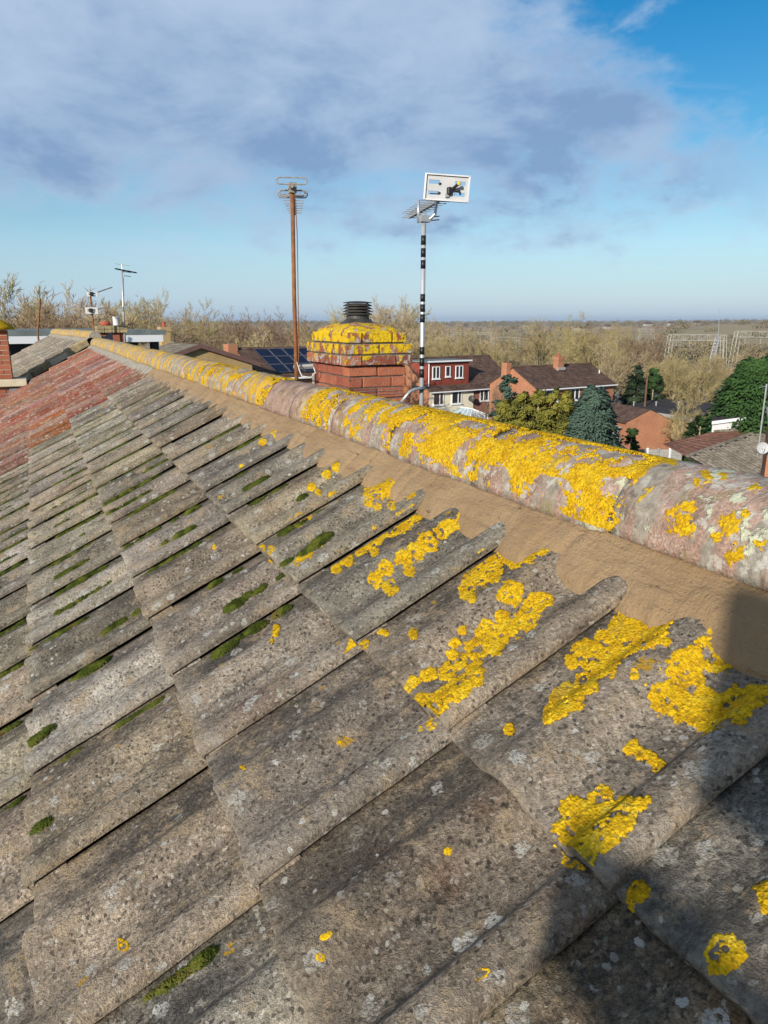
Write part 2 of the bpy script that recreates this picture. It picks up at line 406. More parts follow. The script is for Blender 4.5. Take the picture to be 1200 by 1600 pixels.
def tile_mesh(seed, mat):
    q = random.Random(seed); sx = [0.0, .004, .03, .09, .16, .24, .32, G+HEAD]; nt = len(PROF); V = []; F = []
    ox, oy = q.uniform(0, 90), q.uniform(0, 90)
    def nz(a, b, sc, am): return am*(mnoise.noise(Vector((a*sc+ox, b*sc+oy, 3.1)))) 
    for i, u in enumerate(sx):
        for j, (t, z) in enumerate(PROF):
            y = t*W; uu = u
            if i < 2: uu = u + nz(y, 0, 45, .0035)+nz(y, 4, 160, .0016)-(abs(q.gauss(0, 1)) > 2.3)*.0-.0
            zz = z+TILT*(1-u/G)+nz(u, y, 14, .0016)+nz(u, y, 60, .0009)
            if i == 0: zz -= .0035
            yy = y+(nz(u, 9, 60, .0016) if j == 0 else 0)
            V.append((uu, yy, zz))
    idx = lambda i, j: i*nt+j
    for i in range(len(sx)-1):
        for j in range(nt-1): F.append((idx(i, j), idx(i+1, j), idx(i+1, j+1), idx(i, j+1)))
    b0 = len(V)
    for j in range(nt): x, y, z = V[idx(0, j)]; V.append((x+.002, y, z-THK+.0035))
    for j in range(nt-1): F.append((idx(0, j), idx(0, j+1), b0+j+1, b0+j))
    b1 = len(V)
    for i in range(len(sx)): x, y, z = V[idx(i, 0)]; V.append((x, y+.001, z-.0075))
    for i in range(len(sx)-1): F.append((idx(i, 0), b1+i, b1+i+1, idx(i+1, 0)))
    for j in (nt-1,):                                  # far side lock turned down
        b2 = len(V)
        for i in range(len(sx)): x, y, z = V[idx(i, j)]; V.append((x, y, z-.006))
        for i in range(len(sx)-1): F.append((idx(i, j), idx(i+1, j), b2+i+1, b2+i))
    me = bpy.data.meshes.new('tile'); me.from_pydata(V, [], F); me.update()
    at_ = me.attributes.new('wear', 'FLOAT', 'POINT')          # abraded, paler arrises: the tail and the lip
    for k in range(len(V)):
        i, j = (divmod(k, nt) if k < len(sx)*nt else (0, 5)); at_.data[k].value = (1.0 if i < 2 else .35 if i == 2 else 0)*.8+(.5 if j in (1, 2, 3) else 0)
    bt_ = me.attributes.new('pan_dark', 'FLOAT', 'POINT')       # darker in both pans and up the roll flanks beside them
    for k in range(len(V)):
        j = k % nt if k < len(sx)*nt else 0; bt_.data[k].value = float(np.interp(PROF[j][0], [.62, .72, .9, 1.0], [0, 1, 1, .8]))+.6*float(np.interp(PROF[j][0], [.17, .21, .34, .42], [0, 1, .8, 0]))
    me.polygons.foreach_set('use_smooth', [True]*len(me.polygons)); me.materials.append(mat)
    return me
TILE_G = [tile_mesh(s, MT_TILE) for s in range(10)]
TILE_R = [tile_mesh(s+40, MT_TILE_RED) for s in range(6)]
SLOPE_ROT = Matrix(((T3.x, 0, N3.x), (0, 1, 0), (T3.z, 0, N3.z))).to_4x4()

def lay_tiles(parent, c0, c1, r0, r1, red=None, frame=None):
    n = 0
    for r in range(r0, r1+1):
        for c in range(c0, c1+1):
            dz, ds = tile_offsets(r, c)
            isr = red(r, c) if red else False
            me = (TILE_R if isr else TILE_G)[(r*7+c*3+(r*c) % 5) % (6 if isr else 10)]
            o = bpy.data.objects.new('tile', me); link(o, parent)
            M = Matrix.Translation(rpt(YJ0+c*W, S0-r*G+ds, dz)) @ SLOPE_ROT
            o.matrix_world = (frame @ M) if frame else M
            n += 1
    return n

RIDGE_X, RIDGE_Z, RIDGE_R = .9915, -.353+CZ, .1165
APEX = Vector((RIDGE_X, 0, (-HROOF+RIDGE_X*math.sin(TH))/math.cos(TH)+CZ))
EAVE_S = S0-6*G-.05
def roof_body(name, y0, y1, parent, frame=None):
    """battened underlay of both slopes; the unseen back slope keeps the tile corrugation"""
    m = MB(); lo = rpt(0, EAVE_S, -.013)
    ax, az = RIDGE_X, APEX.z-.013/math.cos(TH)
    A = [Vector((lo.x, y0, lo.z)), Vector((ax, y0, az)), Vector((ax, y1, az)), Vector((lo.x, y1, lo.z))]
    m.slab(A, .04)
    o = m.build(name, MT_DARK, parent)
    b = MB(); n = int((y1-y0)/W*8); V = []; F = []
    for i in range(n+1):
        y = y0+(y1-y0)*i/n; z = .012*(.5+.5*math.cos(4*math.pi*(y-YJ0)/W))
        for k in range(2):
            s = k*3.3; V.append((ax+s*math.cos(TH), y, az+.012-s*math.sin(TH)+z))
    for i in range(n): F.append((2*i, 2*i+1, 2*i+3, 2*i+2))
    bk = mesh('back_slope', V, F, MT_TILE, parent, True)
    if frame: o.matrix_world = frame; bk.matrix_world = frame
    return o

def ridge_mesh(seed, L, mat, r=RIDGE_R, wob=1.0):
    q = random.Random(seed); na, nl = 26, 14; V = []; F = []; ox = q.uniform(0, 99)
    for i in range(nl+1):
        y = L*i/nl
        for k in range(na+1):
            a = math.pi*(-.02+1.04*k/na)
            e = .0035*mnoise.noise(Vector((a*2.2+ox, y*9, 0)))+.0018*mnoise.noise(Vector((a*9+ox, y*40, 5)))
            rr = r+wob*e-(.004 if i in (0, nl) else 0)
            V.append((-rr*math.cos(a), y+(.004*mnoise.noise(Vector((a*5+ox, 7, i)))if i in (0, nl) else 0), rr*math.sin(a)*1.0))
    st = na+1
    for i in range(nl):
        for k in range(na): F.append((i*st+k, i*st+k+1, (i+1)*st+k+1, (i+1)*st+k))
    b = len(V)                                       # thickness at the lower edges and the ends
    for i in range(nl+1):
        for k in (0, na): x, y, z = V[i*st+k]; V.append((x*.86, y, z-.002))
    for i in range(nl):
        F.append((i*st, (i+1)*st, b+2*(i+1), b+2*i)); F.append(((i+1)*st+na, i*st+na, b+2*i+1, b+2*(i+1)+1))
    for i in (0, nl):
        c = len(V)
        for k in range(na+1): x, y, z = V[i*st+k]; V.append((x*.86, y, z*.86))
        for k in range(na): F.append((i*st+k, i*st+k+1, c+k+1, c+k) if i else (i*st+k+1, i*st+k, c+k, c+k+1))
    me = bpy.data.meshes.new('ridge_tile'); me.from_pydata(V, [], F); me.update()
    me.polygons.foreach_set('use_smooth', [True]*len(me.polygons)); me.materials.append(mat)
    return me
RL = .452
RIDGES = [ridge_mesh(s, RL-.012, MT_RIDGE) for s in range(8)]
def lay_ridge(parent, y0, n, frame=None, seed=0):
    for i in range(n):
        q = random.Random(i*13+seed)
        o = bpy.data.objects.new('ridge_tile', RIDGES[(i*5+seed) % 8]); link(o, parent)
        M = Matrix.Translation((RIDGE_X+q.uniform(-.004, .004), y0+i*RL, RIDGE_Z+q.uniform(-.005, .005))) @ Matrix.Rotation(q.uniform(-.007, .007), 4, 'X') @ Matrix.Rotation(q.uniform(-.006, .006), 4, 'Z')
        o.matrix_world = (frame @ M) if frame else M
def ridge_bed(name, y0, y1, mat, parent, seed=0, frame=None, amp=1.0, step=.009):
    """mortar bedding between ridge tile and slope on our side, core under the ridge"""
    n = int((y1-y0)/step); m = 15; V = []
    ys = np.linspace(y0, y1, n+1)
    e0 = np.array([RIDGE_X-RIDGE_R*.80, RIDGE_Z+.006]); e1 = np.array([.816, -.4235+CZ])
    dirv = e1-e0; nrm = np.array([-.74, .67])
    fresh = mat == MT_MORTAR
    for i, y in enumerate(ys):
        Le = .93+.16*mnoise.noise(Vector((y*8.3+seed, 0, 9)))+.07*mnoise.noise(Vector((y*31+seed, 0, 4)))
        for k in range(m+1):
            f = k/m; g_ = min(1, f/.72)
            b = .0025*math.sin(math.pi*g_)
            a1 = mnoise.noise(Vector((y*3.1+seed, g_*2.0, 1.0)))*.0055+mnoise.noise(Vector((y*11+seed, g_*5, 2)))*.0040
            a2 = mnoise.noise(Vector((y*45+seed, g_*16, 3)))*.0014+mnoise.noise(Vector((y*110+seed, g_*30, 3)))*.0008
            wv = 0
            for (yc, wd, dp) in TROWEL:
                d = (y-yc-.02*g_)/wd
                if abs(d) < 1: wv -= dp*(1-d*d)**2
            p = e0+dirv*g_*Le+nrm*(b+amp*(a1+a2)*min(1, g_*4)+wv)
            if f > .72: h_ = (f-.72)/.28; p = p+np.array([-.020*math.sin(h_*1.57), -.060*h_*h_-.012*h_])
            V.append((p[0], y, p[1]))
    st = m+1; F = [(i*st+k, i*st+k+1, (i+1)*st+k+1, (i+1)*st+k) for i in range(n) for k in range(m)]
    o = mesh(name, V, F, mat, parent, True)
    c = MB(); c.v = []; rr = RIDGE_R*.915
    for yy in (y0, y1):
        for k in range(17): a = math.pi*k/16; c.v.append((RIDGE_X-rr*math.cos(a), yy, RIDGE_Z+rr*math.sin(a)))
    c.f = [(k, k+1, 18+k, 17+k) for k in range(16)]+[tuple(range(17)), tuple(range(17, 34))[::-1]]
    k_ = c.build('ridge_core', MT_OLDMORT, o)
    if frame: o.matrix_world = frame
    return o
TROWEL = [(random.uniform(.3, 6.3), random.uniform(.006, .02), random.uniform(.002, .005)) for _ in range(46)]+[(1.92, .016, .014)]

C_SPLIT = 11                              # joint between the two halves of the pair
C_FIRST, C_LAST = -12, 31
house = empty('semi_detached_house', (0, 0, 0))
tag(house, 'near house roof of grey corrugated concrete tiles with yellow lichen and fresh mortar', 'house')
house2 = empty('semi_detached_house', (0, 0, 0))
tag(house2, 'adjoining half with red painted roof tiles beyond the grey ones', 'house')
YA, YB, YC = YJ0+C_FIRST*W, YJ0+C_SPLIT*W, YJ0+(C_LAST+1)*W
bpy.context.view_layer.update()
body = roof_body('roof', YA, YB-.002, house); body2 = roof_body('roof', YB+.002, YC, house2)
lay_tiles(body, C_FIRST, C_SPLIT-1, 0, 5, red=lambda r, c: r >= 2 and c >= 12-min(r, 3))
def red_zone(r, c):
    return True
lay_tiles(body2, C_SPLIT, C_LAST, 0, 5, red=red_zone)
lay_ridge(house, YB-17*RL, 17, seed=1)
lay_ridge(house2, YB+.002, 16, seed=5)
ridge_bed('mortar_bedding', YA+.7, YB, MT_MORTAR, house, 0)
ridge_bed('mortar_bedding', YB+.002, YC, MT_OLDMORT, house2, 31, amp=.5, step=.02)

# ------------------------------------------------------------------ lichen crusts and moss on the roof
CRUST = {   # circles (px, py, r) of the survey photo; negative r = bare centre
 'A': [(1060,1085,38),(1072,1045,32),(1110,1020,28),(1140,1018,24),(1100,1108,30),(1150,1100,28),(1182,1085,20),(1125,1068,-15),(1150,1055,-12)],
 'B': [(1000,955,28),(1022,985,22),(980,990,28),(950,1010,26),(920,1022,24),(898,1032,13),(940,1040,20),(915,1065,17),(890,1088,20),(870,1105,17),(858,1120,9),(1042,965,9),(1056,950,7),(990,1052,7),(905,1045,-8),(1040,1000,8)],
 'C': [(800,925,19),(835,940,20),(850,935,12),(785,965,11),(760,985,18),(790,985,20),(820,968,17),(745,1010,16),(775,1010,14),(722,985,8),(711,1003,8),(707,1023,8),(717,1040,8),(735,1032,13),(740,1052,17),(700,1050,15),(670,1054,13),(646,1064,10),(715,1075,19),(690,1088,16),(662,1096,13),(672,1115,12),(672,1134,9),(656,1138,8),(636,1076,6),(676,1071,-13),(800,1000,-7)],
 'D': [(730,918,13),(745,900,17),(768,890,18),(800,872,15),(822,865,13),(845,855,11),(860,846,8),(760,872,14),(790,857,13),(726,930,7),(738,935,6)],
 'E': [(600,760,20),(582,770,14),(620,766,16),(640,771,10),(575,785,8),(590,792,7),(612,790,7)],
 'F': [(650,800,13),(630,812,15),(610,825,13),(590,836,12),(570,847,11),(560,858,10),(540,872,13),(525,886,9),(661,795,9),(585,862,7)],
 'G': [(690,830,13),(670,845,15),(650,860,13),(630,872,14),(602,890,13),(586,906,11),(610,916,11),(640,892,9),(720,815,11),(704,820,11),(625,885,-6)],
 'H': [(432,980,5),(430,990,5),(424,1002,4),(556,1004,9),(566,1006,9),(548,1012,6),(541,1020,4),(409,856,6),(425,858,6),(420,866,5),(424,874,4),(470,872,9),(480,866,8),(463,880,6),(500,850,5),(504,842,5),(521,776,8),(470,812,9),(460,818,7),(483,806,6),(486,760,6),(510,740,6),(525,728,7),(540,722,6),(497,768,5),(595,985,6),(602,988,5),(645,990,7),(335,855,4),(378,730,5),(432,675,7),(410,690,5)],
 'I': [(905,1270,28),(940,1258,26),(965,1275,26),(900,1302,32),(935,1297,30),(905,1330,24),(890,1346,13),(975,1262,20),(1000,1256,11),(1012,1248,6),(950,1282,-6)],
 'J': [(1203,1395,26),(1195,1420,10)],
 'K': [(1133,1490,28),(1150,1480,14),(1132,1482,-11)],
 'L': [(998,1392,16),(986,1406,8),(984,1420,6)],
 'M': [(985,1170,10),(1002,1177,11),(1020,1183,9),(1030,1192,8),(1025,1200,5),(990,1160,6)],
 'N': [(755,1520,9),(748,1528,6),(500,1495,7),(506,1464,7),(515,1459,5),(795,1139,8),(193,1478,8),(188,1470,5),(380,1200,5),(530,1160,5),(700,1330,6)],
}
def crust_mesh(name, circ, parent, step, thick, y0, y1, v0, v1, height, place, mat, seed, extra=None):
    ny = int((y1-y0)/step); nv = int((v1-v0)/step)
    if ny < 3 or nv < 3: return None
    Y, S = np.meshgrid(np.linspace(y0, y1, ny+1), np.linspace(v0, v1, nv+1), indexing='ij')
    H = height(Y, S); P = place(Y, S, H)
    if extra is None:
        q = P-EYE; d = q @ FW; px = 600+FPX*(q @ RT)/d; py = 800-FPX*(q @ UP)/d
        f = np.full(Y.shape, -1.0); neg = np.zeros(Y.shape)
        for (cx, cy, r) in circ:
            e = 1-np.hypot(px-cx, py-cy)/abs(r)
            if r > 0: f = np.maximum(f, np.minimum(e, .55))
            else: neg = np.maximum(neg, np.clip(e, 0, 1))
        f = f-neg*1.6
    else: f = extra(Y, S)
    f = f+.10+(fbm(Y*50, S*50, seed, 4)-.5)*.85+(fbm(Y*170, S*170, seed+5, 3)-.5)*.75
    f = f-np.clip((f-.34)/.2, 0, 1)*np.clip(fbm(Y*95, S*95, seed+31, 3)-.40, 0, 1)*2.6
    keepn = f > 0.02
    g = fbm(Y*330, S*330, seed+9, 2)
    Hc = np.where(keepn, H+thick*(.8+.4*g)*np.clip(f*2.0+.15, 0, 1), H-.0015)
    cell = (keepn[:-1, :-1].astype(int)+keepn[1:, :-1]+keepn[1:, 1:]+keepn[:-1, 1:]) >= 2
    hq = np.stack([H[:-1, :-1], H[1:, :-1], H[1:, 1:], H[:-1, 1:]]); cell &= (hq.max(0)-hq.min(0)) < step*2.2+.001
    if cell.sum() < 4: return None
    Pc = place(Y, S, Hc).reshape(-1, 3)
    I, J = np.nonzero(cell); st = nv+1
    Fq = np.stack([I*st+J, (I+1)*st+J, (I+1)*st+J+1, I*st+J+1], 1)
    u, inv = np.unique(Fq, return_inverse=True)
    return npmesh(name, Pc[u], inv.reshape(-1, 4), mat, parent, True)
t_, n_ = np.array(T3), np.array(N3)
def place_roof(Y, S, H):
    P = S[..., None]*t_+(H[..., None]-HROOF)*n_; P = P.copy(); P[..., 1] += Y; P[..., 2] += CZ; return P
def px_to_roof(px, py):
    d = ray(px, py); q = d*(-.753/(d @ n_)); return q[1], q @ t_
for key, circ in CRUST.items():
    pts = []
    for (cx, cy, r) in circ:
        if r > 0:
            for (ex, ey) in ((-1, -1), (1, -1), (1, 1), (-1, 1)): pts.append(px_to_roof(cx+ex*r*1.3, cy+ey*r*1.3))
    ys = [p[0] for p in pts]; ss = [p[1] for p in pts]
    o = crust_mesh('lichen_patch', circ, house, .0017 if key not in 'EFGH' else .0026, .0014, min(ys)-.02, max(ys)+.02, min(ss)-.02, max(ss)+.02, lambda Y, S: roof_h(Y, S)+.0012, place_roof, MT_LICHEN, ord(key))
    if o is not None and key in 'EFGHN': o['kind'] = 'stuff'
# ridge crust
def place_ridge(Y, A, H):
    r = RIDGE_R+.0015+H; return np.stack([RIDGE_X-r*np.cos(A), Y, RIDGE_Z+r*np.sin(A)], -1)
def ridge_field(Y, A):
    P = place_ridge(Y, A, np.zeros(Y.shape)); q = P-EYE; d = q @ FW; px = 600+FPX*(q @ RT)/d; py = 800-FPX*(q @ UP)/d
    st = fbm(Y*26, A*1.6, 3, 4); bl = fbm(Y*7, A*2.2, 8, 3)
    edge = 1052-(py-735)*1.05                                 # the sheet stops at a joint
    dens = np.clip((edge-px)/14, -1, 1)*.5+.5
    dens = dens*np.clip((Y-.2)/.3, 0, 1)
    lft = np.clip((px-500)/260, 0, 1)                         # thins out towards the far tiles
    f = (st-.5)*2.2+(bl-.5)*1.6+lft*.42-.28
    low = np.clip((A-.10)/.25, 0, 1); f = f-(1-low)*.18
    f = np.where(dens > .5, f, -1)
    for (cx, cy, r) in ((1064,811,26),(1140,816,17),(1146,864,16),(1186,850,9),(1100,745,16),(1130,742,10),(1180,768,14),(1165,802,8),(1120,838,8)):
        f = np.maximum(f, np.minimum(1-np.hypot(px-cx, py-cy)/r, .5))
    clean = (Y > 2.60) & (Y < 3.1); f = np.where(clean, -1, f)
    return f*.9
def ridge_crust(y0, y1, sy, sa, seed):
    ny = int((y1-y0)/sy); na = int(2.1/sa)
    Y, A = np.meshgrid(np.linspace(y0, y1, ny+1), np.linspace(.02, 2.1, na+1), indexing='ij')
    f = ridge_field(Y, A)+(fbm(Y*60, A*7, seed, 4)-.5)*.9+(fbm(Y*190, A*22, seed+5, 3)-.5)*1.2
    k = f > .02; g = fbm(Y*320, A*38, seed+9, 2)
    H = np.where(k, .0018*(.8+.4*g)*np.clip(f*2.0+.15, 0, 1), -.0045)
    P = place_ridge(Y, A, H).reshape(-1, 3); st = na+1
    cell = (k[:-1, :-1].astype(int)+k[1:, :-1]+k[1:, 1:]+k[:-1, 1:]) >= 2
    I, J = np.nonzero(cell); Fq = np.stack([I*st+J, (I+1)*st+J, (I+1)*st+J+1, I*st+J+1], 1)
    u, inv = np.unique(Fq, return_inverse=True)
    o = npmesh('lichen_sheet', P[u], inv.reshape(-1, 4), MT_LICHEN, house, True); o['kind'] = 'stuff'
ridge_crust(.30, 2.6, .0021, .019, 77); ridge_crust(2.6, 5.0, .004, .035, 78)

def moss_mass():
    q = random.Random(5); V = []; F = []
    def spike(P, up, r, h):
        b = len(V); a = q.uniform(0, 6.3)
        for k in range(3):
            c, s = math.cos(a+2.1*k), math.sin(a+2.1*k); V.append(P+T3*(r*c)+Vector((0, r*s, 0)))
        V.append(P+up*h+T3*q.uniform(-r, r)+Vector((0, q.uniform(-r, r), 0)))
        F.extend([(b, b+1, b+3), (b+1, b+2, b+3), (b+2, b, b+3)])
    def strip(yj, s0, s1, wd, den, far):
        s = s0
        while s < s1:
            rad = wd*q.uniform(.18, .85); hgt = rad*q.uniform(.35, .7)
            if q.random() < .66:
                y0 = yj-.004-rad*q.uniform(.35, .8); n = int(max(14, rad*rad*3.14*den/far**1.6))
                for _ in range(n):
                    a = q.uniform(0, 6.283); f = math.sqrt(q.random()); y = y0+rad*f*math.sin(a)*.75; ss = s+rad*f*math.cos(a)*1.5
                    if y > yj-.001: y = 2*yj-.002-y
                    h = float(np.interp(((y-YJ0)/W) % 1.0, PT, PZ))+TILT*(1-min(G, max(0, ss-(S0-math.ceil(max(0, (S0-ss)/G))*G)))/G)
                    spike(rpt(y, ss, h+hgt*math.sqrt(max(0, 1-f*f))*.9-.003), N3+T3*(math.cos(a)*f*.8)+Vector((0, math.sin(a)*f*.8, 0)), .0019*far**.8, .0042*far**.8*q.uniform(.5, 1.3))
            s += rad*q.uniform(.9, 1.9)
    for r in range(0, 4):
        for c in range(-7, 12):
            y = YJ0+c*W
            for (off, pr) in ((0.0, 1.0), (.46*W, .42)):
                yj = y+off
                far = max(1.0, yj/1.6)
                if yj < .3: continue
                p = (.0 if r == 0 else .50)*pr*min(1, yj/1.8) if yj < 2.0 else .95*pr
                if r == 0 and yj > 1.6: p = .75*pr
                for _ in range(2 if yj < 2.0 else 3):
                    if q.random() < p:
                        tail = S0-r*G; a = tail+q.uniform(.0, .24); L = q.uniform(.04, .20)*(.55 if yj < 1.5 else 1)
                        strip(yj, a, min(a+L, tail+G-.005 if r else .5), q.uniform(.012, .030), 480000, far)
    V = np.array([tuple(v) for v in V]); o = npmesh('moss', V, np.array(F), MT_MOSS, house); o['kind'] = 'stuff'
moss_mass()

# ------------------------------------------------------------------ simple materials for the other things
def mottled(a, b, sc=8, det=5, bmp=0, bs=30):
    def fn(N):
        P = N.pos(); c = N.ramp(N.noise(P, sc, det, .62), [(.3, a), (.7, b)])
        if bmp: return c, N.bump(N.noise(P, bs, 4), bmp, .8)
        return c
    return fn
def brick_near(N):
    P = N.pos(); z = N.n('ShaderNodeSeparateXYZ', {0: P}, out=2); rnd = N.rnd()
    c = N.ramp(N.m('ADD', N.m('MULTIPLY', rnd, .55), N.m('MULTIPLY', N.noise(P, 12, 4), .5)), [(.15, (.16, .050, .036)), (.45, (.27, .082, .052)), (.8, (.40, .14, .075))])
    c = N.mix(N.step(N.noise(P, 30, 5, .65), .56, .70), c, (.12, .070, .052))
    c = N.mix(N.m('MULTIPLY', N.step(N.noise(P, 55, 4), .60, .68), .5), c, (.40, .24, .17))
    top = N.step(z, CHZ-.03, CHZ+.20)
    gate = N.step(z, CHZ-.01, CHZ+.01)
    f = N.m('ADD', N.noise(N.vm('MULTIPLY', P, (16, 16, 11)), 1, 6, .65), N.m('MULTIPLY', top, .17))
    f = N.m('ADD', f, N.m('MULTIPLY', N.m('SUBTRACT', N.noise(P, 85, 5, .75), .5), .30))
    yl = N.m('MULTIPLY', N.step(f, .60, .635), gate)
    wh = N.m('MULTIPLY', N.m('MULTIPLY', N.step(N.noise(P, 19, 5, .65), .50, .58), gate), .8)
    c = N.mix(wh, c, N.mix(N.noise(P, 120, 2), (.27, .26, .22), (.55, .55, .50)))
    c = N.mix(yl, c, N.ramp(N.noise(P, 60, 4), [(.3, (.50, .30, .012)), (.6, (.66, .45, .012)), (.8, (.58, .47, .05))]))
    return c, N.bump(N.m('ADD', N.noise(P, 70, 5, .65), N.m('MULTIPLY', N.m('ADD', yl, wh), .7)), .006, .9)
CHZ = CZ-.284
MT_BRICK = material('brick_chimney', brick_near, .9, .2)
MT_JOINT = material('joint_dark', mottled((.10, .085, .07), (.20, .17, .14), 30))
def brick_plain(N):
    P = N.pos(); rnd = N.rnd()
    c = N.ramp(N.m('ADD', N.m('MULTIPLY', rnd, .5), N.m('MULTIPLY', N.noise(P, 9, 4), .5)), [(.2, (.20, .065, .042)), (.8, (.36, .125, .072))])
    return c, N.bump(N.noise(P, 50, 4), .006, .7)
MT_BRICK2 = material('brick_plain', brick_plain)
def far_brick(a, b):
    def fn(N):
        P = N.pos()
        bt = N.n('ShaderNodeTexBrick', {'Vector': N.n('ShaderNodeCombineXYZ', {0: N.m('ADD', N.n('ShaderNodeSeparateXYZ', {0: P}, out=0), N.n('ShaderNodeSeparateXYZ', {0: P}, out=1)), 1: N.n('ShaderNodeSeparateXYZ', {0: P}, out=2), 2: 0.0}), 'Color1': (*a, 1), 'Color2': (*b, 1), 'Mortar': (.30, .26, .21, 1), 'Scale': 4.4, 'Mortar Size': .02}, out=0)
        return N.gain(bt, N.m('ADD', .7, N.m('MULTIPLY', N.noise(P, 1.3, 5), .6)))
    return fn
MT_FB_ORANGE = material('brick_orange', far_brick((.43, .165, .072), (.36, .13, .058)))
MT_FB_RED = material('brick_red', far_brick((.27, .09, .06), (.21, .07, .05)))
MT_FB_YELLOW = material('brick_yellow', far_brick((.45, .30, .12), (.38, .25, .10)))
MT_HUNGTILE = material('hung_tile', mottled((.20, .045, .032), (.29, .068, .045), 3))
MT_RENDER = material('cream_render', mottled((.72, .66, .50), (.80, .74, .58), 2))
def far_roof(a, b):
    def fn(N):
        P = N.pos(); c = N.ramp(N.noise(P, 1.4, 5, .65), [(.3, a), (.7, b)])
        c = N.gain(c, N.m('ADD', .7, N.m('MULTIPLY', N.n('ShaderNodeSeparateColor', {0: N.vor(P, 3.2, 'Color')}, out=0), .55)))
        return N.mix(N.m('MULTIPLY', N.step(N.noise(P, 2.4, 5), .60, .70), .35), c, (.22, .18, .13))
    return fn
MT_ROOF_BROWN = material('roof_brown', far_roof((.085, .050, .038), (.135, .085, .062)))
MT_ROOF_GREY = material('roof_grey', far_roof((.16, .135, .105), (.25, .215, .165)))
MT_ROOF_BUNG = material('roof_bungalow', far_roof((.16, .078, .054), (.20, .10, .068)))
MT_UPVC = material('upvc_white', lambda N: (.78, .79, .80), .35, .4)
MT_GLASS = material('window_glass', mottled((.018, .022, .028), (.05, .055, .06), 1.2), .06, .6)
MT_CONSGLASS = material('conservatory_glass', mottled((.30, .42, .46), (.45, .55, .57), 2), .12, .6)
MT_STEEL = material('galvanised', mottled((.40, .41, .42), (.56, .57, .58), 6), .38, .5)
MT_STEEL.node_tree.nodes['Principled BSDF'].inputs['Metallic'].default_value = .55
MT_ALU = material('aluminium', mottled((.44, .44, .45), (.56, .56, .57), 9), .4, .4)
MT_ALU.node_tree.nodes['Principled BSDF'].inputs['Metallic'].default_value = .45
MT_BLACK = material('black_plastic', lambda N: (.018, .018, .020), .5, .4)
MT_TAPE = material('black_tape', lambda N: (.012, .012, .013), .45, .4)
MT_COWL = material('cowl_dark', mottled((.030, .029, .028), (.075, .070, .065), 14), .5, .4)
MT_RUST = material('rusty_steel', mottled((.15, .060, .026), (.28, .125, .055), 22, bmp=.003, bs=80), .85)
MT_OXID = material('oxidised_aluminium', mottled((.16, .15, .135), (.34, .32, .29), 40), .7)
MT_PLATE = material('reflector_plate', mottled((.36, .37, .38), (.46, .46, .46), 12), .5, .3)
MT_YELLOWCAP = material('yellow_cap', lambda N: (.66, .44, .02), .5)
MT_CABLE = material('grey_cable', lambda N: (.52, .52, .48), .6)
MT_LEAD = material('lead', mottled((.14, .15, .165), (.24, .25, .27), 9), .6)
MT_CREAM = material('cream_slab', mottled((.48, .42, .30), (.60, .53, .39), 10))
MT_STONE = material('lichened_stone', mottled((.20, .15, .09), (.42, .34, .18), 14, bmp=.01, bs=40))
MT_FLATROOF = material('flat_roof_felt', mottled((.13, .155, .155), (.20, .23, .225), 3))
MT_DKROOF = material('dark_felt', mottled((.036, .031, .030), (.065, .055, .050), .5), .8)
MT_DKWALL = material('dark_cladding', mottled((.022, .026, .038), (.035, .040, .055), 3), .6)
MT_SOLAR = material('solar_cells', mottled((.006, .008, .022), (.011, .014, .036), .8), .45, .3)
MT_SFRAME = material('solar_frame', lambda N: (.14, .15, .18), .5)
MT_WHITEWALL = material('white_wall', mottled((.66, .66, .66), (.75, .75, .74), 3))
MT_CONC = material('concrete_grey', mottled((.26, .26, .25), (.38, .37, .35), 4))
MT_PAINTSTEEL = material('pale_gantry_steel', mottled((.30, .30, .26), (.38, .37, .32), 1), .6)
MT_TIMBER = material('brown_timber', mottled((.12, .06, .04), (.19, .10, .065), 3))
MT_BARGE = material('bargeboard', mottled((.13, .075, .065), (.17, .10, .085), 3))
MT_POT = material('flue_metal', mottled((.62, .62, .62), (.72, .72, .72), 6), .3, .5)
MT_REDPOT = material('red_clay', mottled((.30, .07, .05), (.40, .10, .07), 6))

